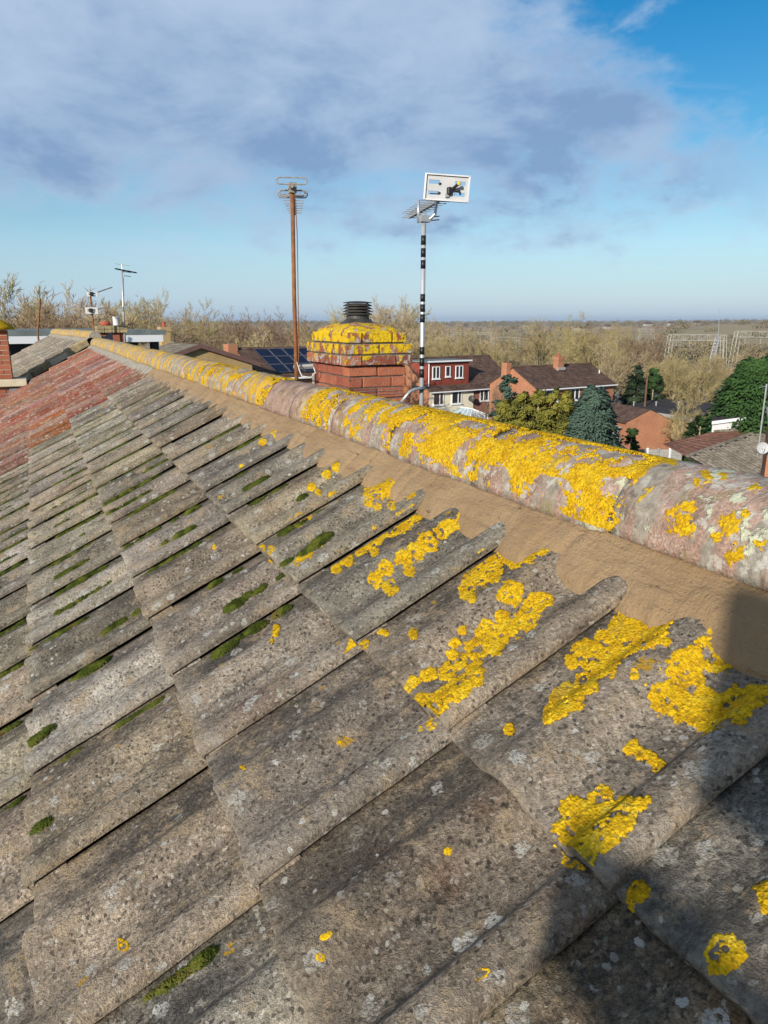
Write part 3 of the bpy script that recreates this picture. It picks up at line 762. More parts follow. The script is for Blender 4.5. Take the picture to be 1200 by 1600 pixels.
# ------------------------------------------------------------------ brick stacks
_bc = {}
def brick_me(L, Wd, H, k, mat):
    key = (round(L, 3), round(Wd, 3), round(H, 3), k, mat.name)
    if key not in _bc:
        m = MB(); m.bbox((-L/2, -Wd/2, -H/2), (L/2, Wd/2, H/2), .004); q = random.Random(hash(key[:4]) & 0xffff)
        me = bpy.data.meshes.new('brick'); me.from_pydata([(x+q.uniform(-.0018, .0018), y+q.uniform(-.0018, .0018), z+q.uniform(-.0015, .0015)) for x, y, z in m.v], [], m.f); me.update()
        bm = bmesh.new(); bm.from_mesh(me); bmesh.ops.recalc_face_normals(bm, faces=bm.faces); bm.to_mesh(me); bm.free()
        me.materials.append(mat); _bc[key] = me
    return _bc[key]
def brick_ring(parent, x0, x1, y0, y1, z, odd, mat, H=.065, J=.010, bd=.1025, q=random.Random(3)):
    def row(a, b, c, along_x):
        L = b-a; n = max(1, round((L+J)/.225)); seg = (L-(n-1)*J)/n
        cuts = [a+i*(seg+J) for i in range(n)]; ln = [seg]*n
        if odd and L > .3:                                  # break the joints
            h = (seg-J)/2; cuts = [a]+[a+h+J+i*(seg+J) for i in range(n-1)]+[b-h]; ln = [h]+[seg]*(n-1)+[h]
        for p, l in zip(cuts, ln):
            o = bpy.data.objects.new('brick', brick_me(l, bd, H, q.randrange(3), mat)); link(o, parent)
            cx, cy = (p+l/2, c) if along_x else (c, p+l/2)
            o.location = (cx+q.uniform(-.0015, .0015), cy+q.uniform(-.0015, .0015), z+H/2)
            o.rotation_euler = (0, 0, (0 if along_x else math.pi/2)+q.uniform(-.006, .006))
    row(x0, x1, y0+bd/2, True); row(x0, x1, y1-bd/2, True)
    row(y0+bd+J, y1-bd-J, x0+bd/2, False); row(y0+bd+J, y1-bd-J, x1-bd/2, False)

def main_chimney():
    root = empty('chimney', (2.13, 5.0, CHZ-.75))
    tag(root, 'red brick chimney stack with yellow lichen on its stepped top behind the ridge', 'chimney')
    root.location = (0, 0, 0)
    x0, x1, y0, y1 = 1.913, 2.345, 4.668, 5.372
    core = MB(); core.box((x0+.012, y0+.012, CHZ-.85), (x1-.012, y1-.012, CHZ+.22)); core.box((x0-.024, y0-.024, CHZ+.004), (x1+.024, y1+.024, CHZ+.146))
    st = core.build('mortar_joints', MT_JOINT, root)
    for i in range(11): brick_ring(root, x0, x1, y0, y1, CHZ-.0755*(i+1)+.005, i % 2, MT_BRICK)
    p = .036
    for i in range(2): brick_ring(root, x0-p, x1+p, y0-p, y1+p, CHZ+.002+.0755*i, (i+1) % 2, MT_BRICK)
    brick_ring(root, x0-.004, x1+.004, y0-.004, y1+.004, CHZ+.153, 1, MT_BRICK)
    # flaunching: weathered mortar dome
    V = []; F = []; n = 16; prof = [(1.0, 0), (.93, .022), (.8, .040), (.6, .056), (.36, .066), (.12, .070)]
    cx, cy = (x0+x1)/2, (y0+y1)/2; hx, hy = (x1-x0)/2-.002, (y1-y0)/2-.002
    for (r, z) in prof:
        for k in range(32):
            a = 2*math.pi*k/32; c, s = math.cos(a), math.sin(a); e = .28
            sx = math.copysign(abs(c)**e, c); sy = math.copysign(abs(s)**e, s)
            rr = r
            w_ = .008*mnoise.noise(Vector((sx*3*r, sy*4*r, 2)))
            V.append((cx+sx*hx*rr, cy+sy*hy*rr, CHZ+.216+z+w_))
    for i in range(len(prof)-1):
        for k in range(32): F.append((i*32+k, i*32+(k+1) % 32, (i+1)*32+(k+1) % 32, (i+1)*32+k))
    F.append(tuple(range((len(prof)-1)*32, len(prof)*32)))
    mesh('flaunching', V, F, MT_BRICK, root, True)
    return cx, cy
ccx, ccy = main_chimney()
def cowl():
    zb = CHZ+.270; c = (ccx+.015, ccy+.02, zb)
    root = empty('chimney_cowl', c); root.scale = (1.1, 1.1, 1.08); tag(root, 'black louvred cowl sitting on top of the lichened chimney', 'chimney cowl')
    m = MB(); m.lathe([(.118, 0), (.120, .012), (.108, .016), (.085, .034), (.076, .038), (.076, .062)], (0, 0, 0)); m.build('base', MT_COWL, root, False)
    m = MB(); m.lathe([(.058, .062), (.058, .135)], (0, 0, 0), 16); m.build('core', MT_BLACK, root)
    for i in range(4):
        z = .064+.0185*i; m = MB(); m.lathe([(.096, z), (.097, z+.003), (.074, z+.015), (.070, z+.013)], (0, 0, 0)); m.build('louvre', MT_COWL, root)
    m = MB(); m.lathe([(.096, .140), (.097, .143), (.055, .150), (.02, .152)], (0, 0, 0)); m.build('cap', MT_COWL, root)
    for o in root.children: o.data.polygons.foreach_set('use_smooth', [False]*len(o.data.polygons))
    for k in range(4):
        a = k*math.pi/2+.4; m = MB(); m.box((-.004, -.004, .06), (.004, .004, .142), Matrix.Translation((.088*math.cos(a), .088*math.sin(a), 0))); m.build('strut', MT_COWL, root)
cowl()

# ------------------------------------------------------------------ aerials
def stadium(m, c, u, v, hw, hh, r, n=7):
    """closed racetrack loop in the plane (u, v)"""
    c, u, v = Vector(c), Vector(u), Vector(v); pts = []
    for k in range(n+1): a = -math.pi/2+math.pi*k/n; pts.append(c+u*(hw-hh+hh*math.cos(a))+v*(hh*math.sin(a)))
    for k in range(n+1): a = math.pi/2+math.pi*k/n; pts.append(c+u*(-hw+hh+hh*math.cos(a))+v*(hh*math.sin(a)))
    pts.append(pts[0]); m.tube(pts, r, 6, False)
def rusty_aerial():
    b = at(463, 640, 5.74); tp = at(456.5, 292, 5.74); b.x, b.y = (b.x*.5+tp.x*.5), (b.y*.5+tp.y*.5)
    lean = Vector((tp.x-b.x, tp.y-b.y, 0))
    root = empty('television_aerial', b); tag(root, 'old loop aerial on a slim rusty pole strapped to the far side of the chimney', 'aerial')
    L = tp.z-b.z; m = MB(); m.tube([(0, 0, -.35), (0, 0, L*.5), (lean.x, lean.y, L+.02)], .0155, 12); m.build('pole', MT_RUST, root, True)
    fwd = Vector((math.sin(YAW-.10), math.cos(YAW-.10), 0)); sid = Vector((fwd.y, -fwd.x, 0)); up = Vector((0, 0, 1))
    top = Vector((lean.x, lean.y, L))
    m = MB(); m.box((-.009, -.10, -.010), (.009, 1.28, .008), Matrix.Translation(top+up*-.012) @ Matrix(((sid.x, fwd.x, 0, 0), (sid.y, fwd.y, 0, 0), (0, 0, 1, 0), (0, 0, 0, 1)))); m.build('boom', MT_OXID, root)
    m = MB(); m.box((-.024, -.03, -.042), (.024, .03, .026), Matrix.Translation(top)); m.build('clamp', MT_OXID, root)
    for (d, hw, hh, z) in ((-.06, .108, .022, .030), (.04, .092, .020, -.036), (.12, .108, .024, -.030)):
        m = MB(); stadium(m, top+fwd*d+up*z, sid, up, hw, hh, .0048); m.build('loop_element', MT_OXID, root, True)
    for i in range(8):
        d = .26+.135*i; hl = .088-.004*i; m = MB(); m.tube([top+fwd*d-sid*hl-up*.012, top+fwd*d+sid*hl-up*.012], .004, 6); m.build('director', MT_OXID, root)
    # coax drooping down the pole and looping onto the chimney
    pts = [top+Vector((.012, -.02, -.03)), Vector((.030, -.022, L*.8)), Vector((.024, -.022, L*.55)), Vector((.016, -.026, L*.3)), Vector((.0, -.035, .25))]
    m = MB(); m.tube(pts, .0035, 6); m.build('cable', MT_RUST, root, True)
    m = MB(); p0 = at(464, 566, 5.70)-b; p1 = at(472, 588, 5.58)-b; p2 = at(486, 590, 5.52)-b; p3 = at(493, 582, 5.48)-b; p4 = at(490, 574, 5.5)-b
    m.tube([p0, p0.lerp(p1, .55)+Vector((0, 0, -.012)), p1, p2, p3, p4], .005, 7); m.build('cable', MT_CABLE, root, True)
    a0, a1 = at(459, 574, 5.76)-b, at(492, 572, 5.72)-b
    m = MB(); d = (a1-a0); m.tube([a0, a1], .018, 4); m.build('bracket', MT_CONC, root)
rusty_aerial()

def striped_aerial():
    HD = 5.28; b = at(658.6, 660, HD); tp = at(661.6, 336, HD); X, Y = (b.x+tp.x)/2, (b.y+tp.y)/2
    root = empty('television_aerial', (X, Y, b.z)); tag(root, 'modern aerial with white grid reflector on a black and silver striped mast', 'aerial')
    zz = lambda py: at(660, py, HD).z-b.z
    m = MB(); m.tube([(0, 0, -.55), (0, 0, zz(335))], .0165, 14); m.build('mast', MT_ALU, root, True)
    for (a, c) in ((368, 383), (388, 402), (406.5, 420), (459.5, 471.5), (475.5, 487.5), (491, 504), (542, 554), (559, 572), (576.5, 590)):
        m = MB(); m.tube([(0, 0, zz(c)), (0, 0, zz(a))], .0174, 14); m.build('black_band', MT_TAPE, root, True)
    O = Vector((X, Y, b.z)); up = Vector((0, 0, 1))
    pc = at(698, 294, 5.12)-O; far = at(639.5, 331, 6.10)-O; far.z = pc.z-.045
    ax = (far-Vector((pc.x, pc.y, far.z))).normalized(); sid = Vector((ax.y, -ax.x, 0)).normalized()
    # reflector faces back along the boom; real plates are folded sheet with slots
    fr = Vector((math.sin(YAW+.05), math.cos(YAW+.05), 0)); ps = Vector((fr.y, -fr.x, 0)); ps = (ps+up*-.075).normalized(); pu = ps.cross(fr) if ps.cross(fr).z > 0 else fr.cross(ps)
    hw, hh = .140, .076
    def plate(u0, u1, v0, v1, t=.004, nm='reflector_plate', mt=MT_PLATE, off=0):
        m = MB(); vs = [pc+ps*u+pu*v+fr*(off+w) for w in (-t, t) for (u, v) in ((u0, v0), (u1, v0), (u1, v1), (u0, v1))]
        m.add(vs, [(0, 1, 2, 3), (4, 7, 6, 5), (0, 4, 5, 1), (1, 5, 6, 2), (2, 6, 7, 3), (3, 7, 4, 0)]); return m.build(nm, mt, root)
    for (v0, v1) in ((-hh, -.046), (-.022, .020), (.044, hh)): plate(-hw, hw, v0, v1)
    for (u0, u1) in ((-hw, -.118), (-.046, .050), (.118, hw)):
        for (v0, v1) in ((-.046, -.022), (.020, .044)): plate(u0, u1, v0, v1)
    for sgn in (-1, 1):
        plate(sgn*hw-.006, sgn*hw+.006, -hh-.004, hh+.004, .012, 'reflector_lip', MT_ALU, -.006)
        plate(-hw, hw, sgn*hh-.004, sgn*hh+.004, .012, 'reflector_lip', MT_ALU, -.006)
    Mb = Matrix(((sid.x, ax.x, 0, 0), (sid.y, ax.y, 0, 0), (0, 0, 1, 0), (0, 0, 0, 1)))
    bs = pc+Vector((0, 0, -.045)); LB = (far-bs).length
    m = MB(); m.box((-.011, -.02, -.011), (.011, LB, .011), Matrix.Translation(bs) @ Mb); m.build('boom', MT_STEEL, root)
    for i in range(11):
        d = .10+(LB-.12)*i/10; hl = .085-.0022*i; m = MB(); c = bs+ax*d+up*.010
        for k in (-.016, .016): m.tube([c-sid*hl+up*k, c+sid*hl+up*k], .0035, 6)
        m.build('director', MT_STEEL, root)
    # dipole box with yellow cap in front of the plate
    m = MB(); m.tube([pc+ps*.02+fr*-.01-pu*.02, pc+ps*.07-fr*.05+pu*.02], .010, 8); m.build('dipole_arm', MT_BLACK, root)
    m = MB(); m.bbox((-.014, -.014, -.022), (.014, .014, .022), .004, Matrix.Translation(pc+ps*.018-fr*.02-pu*.018)); m.build('dipole_box', MT_BLACK, root)
    m = MB(); m.lathe([(.011, -.009), (.012, 0), (.009, .009)], pc+ps*.074-fr*.053+pu*.024, 10); m.build('cap', MT_YELLOWCAP, root)
    m = MB(); m.tube([pc+ps*.05-pu*.012-fr*.02, pc+ps*.08-pu*.012-fr*.02, pc+ps*.092-pu*.036-fr*.01], .006, 6); m.build('cable', MT_BLACK, root, True)
    for q in (-.034, .022): 
        m = MB(); m.bbox((-.010, -.008, -.008), (.010, .008, .008), .003, Matrix.Translation(pc-ps*.045+pu*q)); m.build('bolt', MT_BLACK, root)
    # cranked arm from mast to boom, and the U-clamp
    t0 = Vector((0, 0, zz(341)))
    mid = bs+ax*.16
    m = MB(); e = pc+Vector((0, 0, -.05))-ps*.06; m.tube([t0, t0+ps*.045, t0+ps*.075+up*.03, Vector((t0.x+ps.x*.085, t0.y+ps.y*.085, e.z))], .011, 10); m.build('arm', MT_STEEL, root, True)
    m = MB(); k = bs+ax*(LB*.42); kz = Vector((-.030*ps.x*1.2, -.03*ps.y*1.2, 0)); m.tube([t0+kz+up*-.03, Vector((kz.x, kz.y, e.z))], .010, 8); m.build('arm', MT_STEEL, root, True)
    m = MB(); m.box((-.030, -.026, -.020), (.045, .026, .020), Matrix.Translation(t0+up*-.004)); m.build('clamp', MT_STEEL, root)
    for q in (-.012, .010):
        m = MB(); m.tube([t0+ps*.04+up*q-fr*.0, t0+ps*.105+up*(q+.01)], .004, 6); m.build('bolt', MT_BLACK, root)
    # bracket and lashing arm to the chimney
    p = Vector((0, 0, zz(606))); q0 = Vector((2.36, 4.64, p.z+b.z+.0))-O
    m = MB(); m.tube([at(627, 628, 5.15)-O, at(640, 612, 5.18)-O, at(648, 608, 5.2)-O, at(664, 607, 5.24)-O], .011, 8); m.build('bracket', MT_STEEL, root, True)
    m = MB(); m.tube([at(636, 610, 5.22)-O, at(672, 605, 5.26)-O], .009, 6); m.tube([at(645, 603, 5.24)-O, at(662, 609, 5.24)-O], .012, 6); m.build('bracket', MT_BLACK, root)
striped_aerial()

def lashing():
    """wire strap and corner plates round the stack"""
    x0, x1, y0, y1 = 1.913, 2.345, 4.668, 5.372; g = .010
    z = CHZ-.185
    root = empty('lashing_kit', (x0-g, y0-g, z)); tag(root, 'thin wire strap with rusty corner plates around the brick chimney', 'aerial bracket')
    O = Vector((x0-g, y0-g, z)); lo = [(x0-g, y0-g), (x1+g, y0-g), (x1+g, y1+g), (x0-g, y1+g)]
    for dz in (-.010, .012):
        pts = [Vector((x, y, z+dz))-O for x, y in lo]+[Vector((lo[0][0], lo[0][1], z+dz))-O]
        m = MB(); m.tube(pts, .0016, 5, False); m.build('wire', MT_OXID, root)
    for k, (x, y) in enumerate(lo[:2]):
        m = MB(); s = 1 if k == 0 else -1
        m.lathe([(.004, -.036), (.024, -.028), (.030, 0), (.024, .028), (.004, .036)], Vector((x+s*.004, y+.004, z))-O, 12); m.build('corner_plate', MT_RUST, root, True)
    for k in range(1):
        m = MB(); m.tube([Vector((x0-g-.004, y1-.05, z+.10))-O, Vector((x0-g-.004, y1-.05, z-.12))-O], .014, 4); m.build('corner_plate', MT_OXID, root)
lashing()

# ------------------------------------------------------------------ lie of the land
def ground_z(x, y):
    d = math.hypot(x, y); az = math.degrees(math.atan2(x, y))
    pts = [(0, 0), (18, -.3), (40, -1.1), (70, -2.4), (110, -3.9), (180, -4.6), (330, -4.4), (520, -3.0), (800, -1.0), (1200, 3.0), (1800, 6.0), (2600, 9.5), (5000, 12)]
    z = float(np.interp(d, [p[0] for p in pts], [p[1] for p in pts]))
    if d > 250:
        k = min(1, (d-250)/500)
        z += k*1.6*math.sin(az*.13+1)+k*.9*math.sin(az*.41)
        rt = max(0, min(1, (az-40)/14)); z += k*rt*8.0*math.exp(-((d-760)/330)**2)
    return z
def terrain():
    radii = [0, 6, 12, 20, 30, 42, 56, 72, 90, 110, 135, 165, 200, 240, 290, 350, 420, 500, 600, 720, 860, 1020, 1200, 1450, 1800, 2300, 3000, 4200, 6000]
    na = 180; V = [(0, 0, ground_z(0, 0))]; F = []
    for r in radii[1:]:
        for k in range(na): a = 2*math.pi*k/na; x, y = r*math.sin(a), r*math.cos(a); V.append((x, y, ground_z(x, y)))
    for k in range(na): F.append((0, 1+(k+1) % na, 1+k))
    for i in range(len(radii)-2):
        for k in range(na):
            a, b = 1+i*na+k, 1+i*na+(k+1) % na; F.append((a, b, b+na, a+na))
    def gm(N):
        P = N.pos()
        near = N.ramp(N.noise(P, .09, 6, .6), [(.3, (.090, .090, .035)), (.55, (.15, .125, .060)), (.75, (.22, .17, .095))])
        d = N.vm('LENGTH', N.vm('MULTIPLY', P, (1, 1, 0)), out='Value')
        cell = N.n('ShaderNodeSeparateColor', {0: N.vor(N.vm('MULTIPLY', P, (1, 1.7, 0)), .0042, 'Color')}, out=0)
        fields = N.ramp(cell, [(.1, (.22, .165, .09)), (.35, (.20, .14, .082)), (.6, (.26, .18, .11)), (.85, (.19, .155, .08))], 'CONSTANT')
        fields = N.gain(fields, N.m('ADD', 1.2, N.m('MULTIPLY', N.noise(P, .02, 5), .8)))
        return N.mix(N.step(d, 240, 340), near, fields)
    o = mesh('ground', V, F, material('meadow', gm), None, True); o['kind'] = 'structure'
terrain()

# ------------------------------------------------------------------ trees
def branches_to_mesh(br, name, mat):
    """br: list of (points, radii); three-sided tapering tubes"""
    V = []; F = []
    for pts, rs in br:
        n = len(pts); b = len(V); d = (pts[-1]-pts[0]).normalized()
        a = d.cross(Vector((.3, .5, .81))).normalized(); c = a.cross(d)
        for i in range(n-1):
            for k in range(3):
                q = 2.0944*k; V.append(pts[i]+(a*math.cos(q)+c*math.sin(q))*rs[i])
        V.append(pts[-1])
        for i in range(n-2):
            for k in range(3): k2 = (k+1) % 3; F.append((b+i*3+k, b+i*3+k2, b+(i+1)*3+k2)); F.append((b+i*3+k, b+(i+1)*3+k2, b+(i+1)*3+k))
        t = b+(n-2)*3
        for k in range(3): F.append((t+k, t+(k+1) % 3, len(V)-1))
    me = bpy.data.meshes.new(name); V = np.array([tuple(v) for v in V], np.float32); F = np.array(F, np.int32)
    me.vertices.add(len(V)); me.vertices.foreach_set('co', V.ravel()); me.loops.add(F.size); me.loops.foreach_set('vertex_index', F.ravel())
    me.polygons.add(len(F)); me.polygons.foreach_set('loop_start', np.arange(0, F.size, 3, dtype=np.int32)); me.update(calc_edges=True); me.validate()
    me.materials.append(mat); return me
def bare_tree(seed, H, stems, up, dens, tw, mats, spread=1.0):
    """trunk mesh + crown mesh of a leafless tree; up: how upright the boughs grow"""
    q = random.Random(seed); big = []; fine = []
    def grow(p, d, L, r, lev):
        n = 4 if lev < 2 else (3 if lev == 2 else 2); pts = [p.copy()]; rs = [r]
        for i in range(1, n+1):
            d = (d+Vector((q.uniform(-1, 1), q.uniform(-1, 1), q.uniform(-.6, .9)))*(.13+.05*lev)+Vector((0, 0, .05*up))).normalized()
            p = p+d*(L/n); pts.append(p.copy()); rs.append(max(r*(1-.75*i/n), tw*.8))
        (big if lev < 2 else fine).append((pts, rs))
        if lev >= 4: return
        m = [dens[0], dens[1], dens[2], dens[3]][lev]
        for k in range(m):
            f = q.uniform(.28 if lev == 0 else .18, 1.0); i = min(n-1, int(f*n)); g = f*n-i
            b = pts[i].lerp(pts[i+1], g); ax = (pts[i+1]-pts[i]).normalized()
            az = q.uniform(0, 6.283); o = ax.cross(Vector((math.cos(az), math.sin(az), .2))).normalized()
            an = q.uniform(.35, .85)*spread*(1.15-.3*up); nd = (ax*math.cos(an)+o*math.sin(an)+Vector((0, 0, .22*up))).normalized()
            grow(b, nd, L*q.uniform(.36, .60)*(1.12-.35*f if lev == 0 else 1), max(rs[i]*.5, tw), lev+1)
    for k in range(stems):
        a = q.uniform(0, 6.28); t = 0 if stems == 1 else q.uniform(.08, .34)
        grow(Vector((math.cos(a)*.3*(stems > 1), math.sin(a)*.3*(stems > 1), -.3)), Vector((math.cos(a)*t, math.sin(a)*t, 1)).normalized(), H*q.uniform(.58, .70), H*(.016 if stems == 1 else .010), 0)
    return branches_to_mesh(big, 'trunk', mats[0]), branches_to_mesh(fine, 'crown', mats[1])
MT_BARK = material('bark_grey', mottled((.26, .215, .14), (.48, .41, .28), 2))
MT_TWIG = [material('twig_olive', mottled((.27, .215, .095), (.46, .375, .18), .35)), material('twig_tan', mottled((.30, .225, .125), (.50, .395, .24), .35)), material('twig_brown', mottled((.19, .125, .080), (.31, .215, .14), .4))]
TREES = []
for i, (H, st, up, dens, tw, ti) in enumerate([(13, 1, .35, (12, 7, 7, 6), .015, 0), (12, 4, .5, (7, 5, 6, 5), .014, 0), (14, 1, .35, (13, 7, 7, 5), .015, 1), (11, 5, .5, (6, 5, 6, 5), .014, 1), (9, 3, .25, (8, 6, 6, 5), .014, 2), (12, 1, .12, (12, 7, 6, 5), .016, 1)]):
    tr_, cr_ = bare_tree(100+i, H, st, up, dens, tw, (MT_BARK, MT_TWIG[ti])); zs = sorted(v.co.z for v in cr_.vertices)
    TREES.append((tr_, cr_, zs[int(len(zs)*.992)]))
TINDEX = 0
def plant_tree(p, H, k, label, group, rz=None, name='bare_tree', wide=1.0):
    tr, cr, h0 = TREES[k]; o = empty(name, (p.x, p.y, p.z), random.uniform(0, 6.28) if rz is None else rz); s = H/h0; o.scale = (s*wide, s*wide, s)
    tag(o, label, 'tree', group)
    for nm, me in (('trunk', tr), ('crown', cr)): c = bpy.data.objects.new(nm, me); link(c, o)
    return o
def on_ground(px, dist):
    p = at(px, 504, dist); p.z = ground_z(p.x, p.y); return p
rt = random.Random(21)
def wood(xs, d0, d1, n, top, kinds, label, group, hm=(.85, 1.05), wide=1.0):
    """n trees between picture columns xs; top(px) = row their tops reach"""
    for i in range(n):
        px = xs[0]+(xs[1]-xs[0])*(i+rt.uniform(.1, .9))/n; d = rt.uniform(d0, d1); p = on_ground(px, d)
        tz = at(px, top(px), d).z; H = max(3, (tz-p.z)*rt.uniform(*hm)); plant_tree(p, H, rt.choice(kinds), label, group, wide=wide*rt.uniform(.9, 1.2))
lin = lambda *pp: (lambda x: float(np.interp(x, [a for a, b in pp], [b for a, b in pp])))
LT = lin((-60, 470), (0, 478), (25, 455), (60, 438), (100, 450), (140, 458), (200, 448), (235, 470), (260, 468), (330, 478), (400, 492), (500, 498), (560, 480), (610, 468), (650, 488), (700, 512))
wood((-70, 260), 62, 84, 28, LT, (0, 1, 2, 3, 5), 'tall bare tree in the belt behind the far left roofs', 'bare trees behind the far left roofs', (.76, .95), 1.15)
wood((240, 560), 75, 105, 24, LT, (0, 1, 2, 3, 4), 'bare twiggy tree in the wood behind the yellow gable and solar roof', 'bare trees behind the solar roof', (.72, 1.0))
wood((-60, 560), 55, 70, 26, lambda x: LT(x)+34, (1, 3, 4), 'low bare scrub tree at the near edge of the left wood', 'scrub trees along the left wood', (.8, 1.05), 1.3)
wood((560, 700), 85, 120, 12, LT, (0, 2, 3, 5), 'bare tree rising right behind the lichened chimney', 'bare trees behind the chimney', (.85, 1.02))
RTP = lin((640, 508), (700, 512), (760, 510), (820, 506), (870, 492), (920, 505), (980, 512), (1010, 540), (1060, 548), (1110, 560), (1200, 545), (1260, 540))
wood((660, 990), 84, 112, 26, RTP, (0, 1, 2, 3, 1), 'bare olive twigged tree behind the brown roofed houses', 'bare trees behind the brown roofed houses', (.78, 1.02))
wood((960, 1240), 92, 125, 24, RTP, (1, 3, 4, 2), 'bare slender tree around the lattice mast', 'bare trees around the lattice mast', (.72, 1.02))
wood((990, 1130), 84, 90, 9, lambda x: 560, (0, 5, 1), 'pale stemmed bare tree behind the dark flat roof', 'pale bare trees behind the dark flat roof', (.85, 1.05))
plant_tree(on_ground(55, 60), at(55, 433, 60).z-on_ground(55, 60).z, 0, 'tallest bare tree at far left, its fine crown above the rest', None)
plant_tree(on_ground(955, 78), at(955, 535, 78).z-on_ground(955, 78).z, 5, 'solitary dark limbed bare tree to the right of the brown roof house', None, wide=.8)
plant_tree(on_ground(1085, 60), at(1085, 628, 60).z-on_ground(1085, 60).z, 0, 'small rounded bare tree beside the orange garage gable', None, wide=1.5)
plant_tree(on_ground(774, 50), at(774, 600, 50).z-on_ground(774, 50).z, 4, 'reddish bare shrub beside the cream house, left of the hedge', None, wide=.6)

def far_wood():
    """hedgerows and woods across the valley, too far off to count"""
    g = np.random.default_rng(4); C = []; SZ = []
    def blob(p, h, w, d):
        n = int(np.clip(150*(300/d)**.35, 50, 150)); a = g.uniform(0, 6.28, n); r = w*np.sqrt(g.random(n))
        z = h*g.uniform(.05, 1, n)*(1-.5*(r/w)**2)
        C.append(np.stack([p.x+r*np.cos(a), p.y+r*np.sin(a), p.z+z], 1)); SZ.append(np.full(n, max(.16, min(h*.10, d*.0011)))*g.uniform(.5, 1.3, n))
    q = random.Random(9)
    for d, n, h in ((150, 70, 6.5), (190, 90, 7), (240, 110, 6.5), (300, 110, 6), (380, 90, 5.5), (470, 80, 5), (620, 70, 5), (800, 80, 5), (1000, 90, 5.5), (1300, 130, 6), (1700, 170, 7), (2300, 230, 8), (3100, 240, 9)):
        for i in range(n):
            px = -150+1500*(i+q.random())/n; dd = d*q.uniform(.92, 1.08)
            if d < 1100 and px > 900 and d > 330 and q.random() < .62: continue
            p = on_ground(px, dd); hh = h*q.uniform(.5, 1.25); blob(p, hh, hh*q.uniform(.7, 1.8), dd)
    C = np.concatenate(C); SZ = np.concatenate(SZ)
    V = C[:, None, :]+g.normal(0, 1, (len(C), 4, 3))*np.array([.75, .75, 1.25])*SZ[:, None, None]
    b = np.arange(len(C))[:, None]*4
    F = np.concatenate([b+np.array(k) for k in ((0, 1, 2), (0, 2, 3), (0, 3, 1), (1, 3, 2))])
    o = npmesh('distant_woods', V.reshape(-1, 3), F, material('far_wood', mottled((.17, .138, .072), (.36, .295, .16), .05)), None)
    tag(o, 'low hedgerows and bare woods fading across the valley to the skyline', 'woodland', kind='stuff')
far_wood()

# evergreens: sprays of small leaf faces through the crown's volume
def evergreen(name, label, p, H, R, mat, shape, n, leaf, seed, cat='tree', droop=.2, clump=.42, lay=1.0):
    """boughs first, then sprays of small leaf faces along each bough: gaps and clumps come from the boughs"""
    q = np.random.default_rng(seed); n = int(n*1.9); nb = max(60, n//70); per = n//nb
    f = q.random(nb)**.9; a = q.uniform(0, 6.283, nb)
    sh = np.array([shape(float(x)) for x in f])*q.uniform(.80, 1.08, nb)
    rad = R*sh; tip = np.stack([rad*np.cos(a), rad*np.sin(a), H*(.03+.95*f)], 1)
    out = np.stack([np.cos(a), np.sin(a), np.full(nb, .25-droop)+q.normal(0, .12, nb)], 1)
    t = q.random((nb, per))**.6; cl = clump*R*(.35+.65*sh)
    c = tip[:, None]-out[:, None]*((1-t)*.75*rad[:, None])[..., None]
    c = c+q.normal(0, 1, (nb, per, 3))*np.array([.5, .5, .36*lay])*(cl[:, None]*(1.05-.55*t))[..., None]
    s = leaf*q.uniform(.55, 1.35, (nb, per, 1))
    o2 = out[:, None]+q.normal(0, .38, (nb, per, 3)); o2 /= np.linalg.norm(o2, axis=2, keepdims=True)
    w = np.cross(o2, q.normal(0, .35, (nb, per, 3))+np.array([0, 0, 1.0])); w /= np.linalg.norm(w, axis=2, keepdims=True)+1e-6
    V = np.stack([c-w*s*.34, c+w*s*.34, c+o2*s*1.15-np.array([0, 0, .12])*s, c+o2*s*.4+np.array([0, 0, .28])*s], 2).reshape(-1, 3)
    V[:, 2] = np.maximum(V[:, 2], .02)
    b = np.arange(nb*per)[:, None]*4; F = np.concatenate([b+np.array(k) for k in ((0, 1, 2), (0, 2, 3), (1, 3, 2))])
    root = empty(name, (p.x, p.y, p.z)); tag(root, label, cat)
    npmesh('crown', V, F, mat, root)
    m = MB(); m.tube([(0, 0, -.2), (0, 0, H*.5), (0, 0, H*.9)], [R*.07+.06, R*.05+.03, .03], 7)
    for k in range(0, nb, 3):
        z0 = max(.1, tip[k][2]-.15*rad[k]); m.tube([(0, 0, z0), tuple(tip[k]*np.array([.8, .8, 1]))], [.035, .012], 4)
    m.build('trunk', MT_BARK, root)
    return root
MT_SPRUCE = material('blue_spruce', mottled((.040, .072, .052), (.090, .140, .105), 1.2))
MT_LEYLAND = material('green_conifer', mottled((.022, .058, .016), (.055, .115, .028), .8))
MT_GOLD = material('golden_hedge', mottled((.070, .082, .016), (.25, .225, .038), .9))
MT_DKGREEN = material('dark_evergreen', mottled((.025, .045, .022), (.055, .080, .040), 1.0))
MT_IVY = material('ivy', mottled((.020, .050, .014), (.045, .090, .024), 1.0))
cone = lambda f: (1-f)**.75*.98+.03
blobby = lambda f: max(.05, math.sin(math.pi*min(1, .12+.86*f)))**.6
col_ = lambda f: 1.0 if f < .75 else max(.1, 1-(f-.75)/.27)
egg = lambda f: (math.sin(math.pi*(.22+.76*f)))**.7
def ev(name, label, px, py_top, d, wpx, mat, shape, n, leaf, seed, **k):
    p = on_ground(px, d); H = at(px, py_top, d).z-p.z; return evergreen(name, label, p, H, wpx*d/1182, mat, shape, n, leaf, seed, **k)
ev('blue_spruce', 'blue green spruce tree standing right of the golden hedge', 938, 603, 40, 38, MT_SPRUCE, egg, 9000, .24, 3)
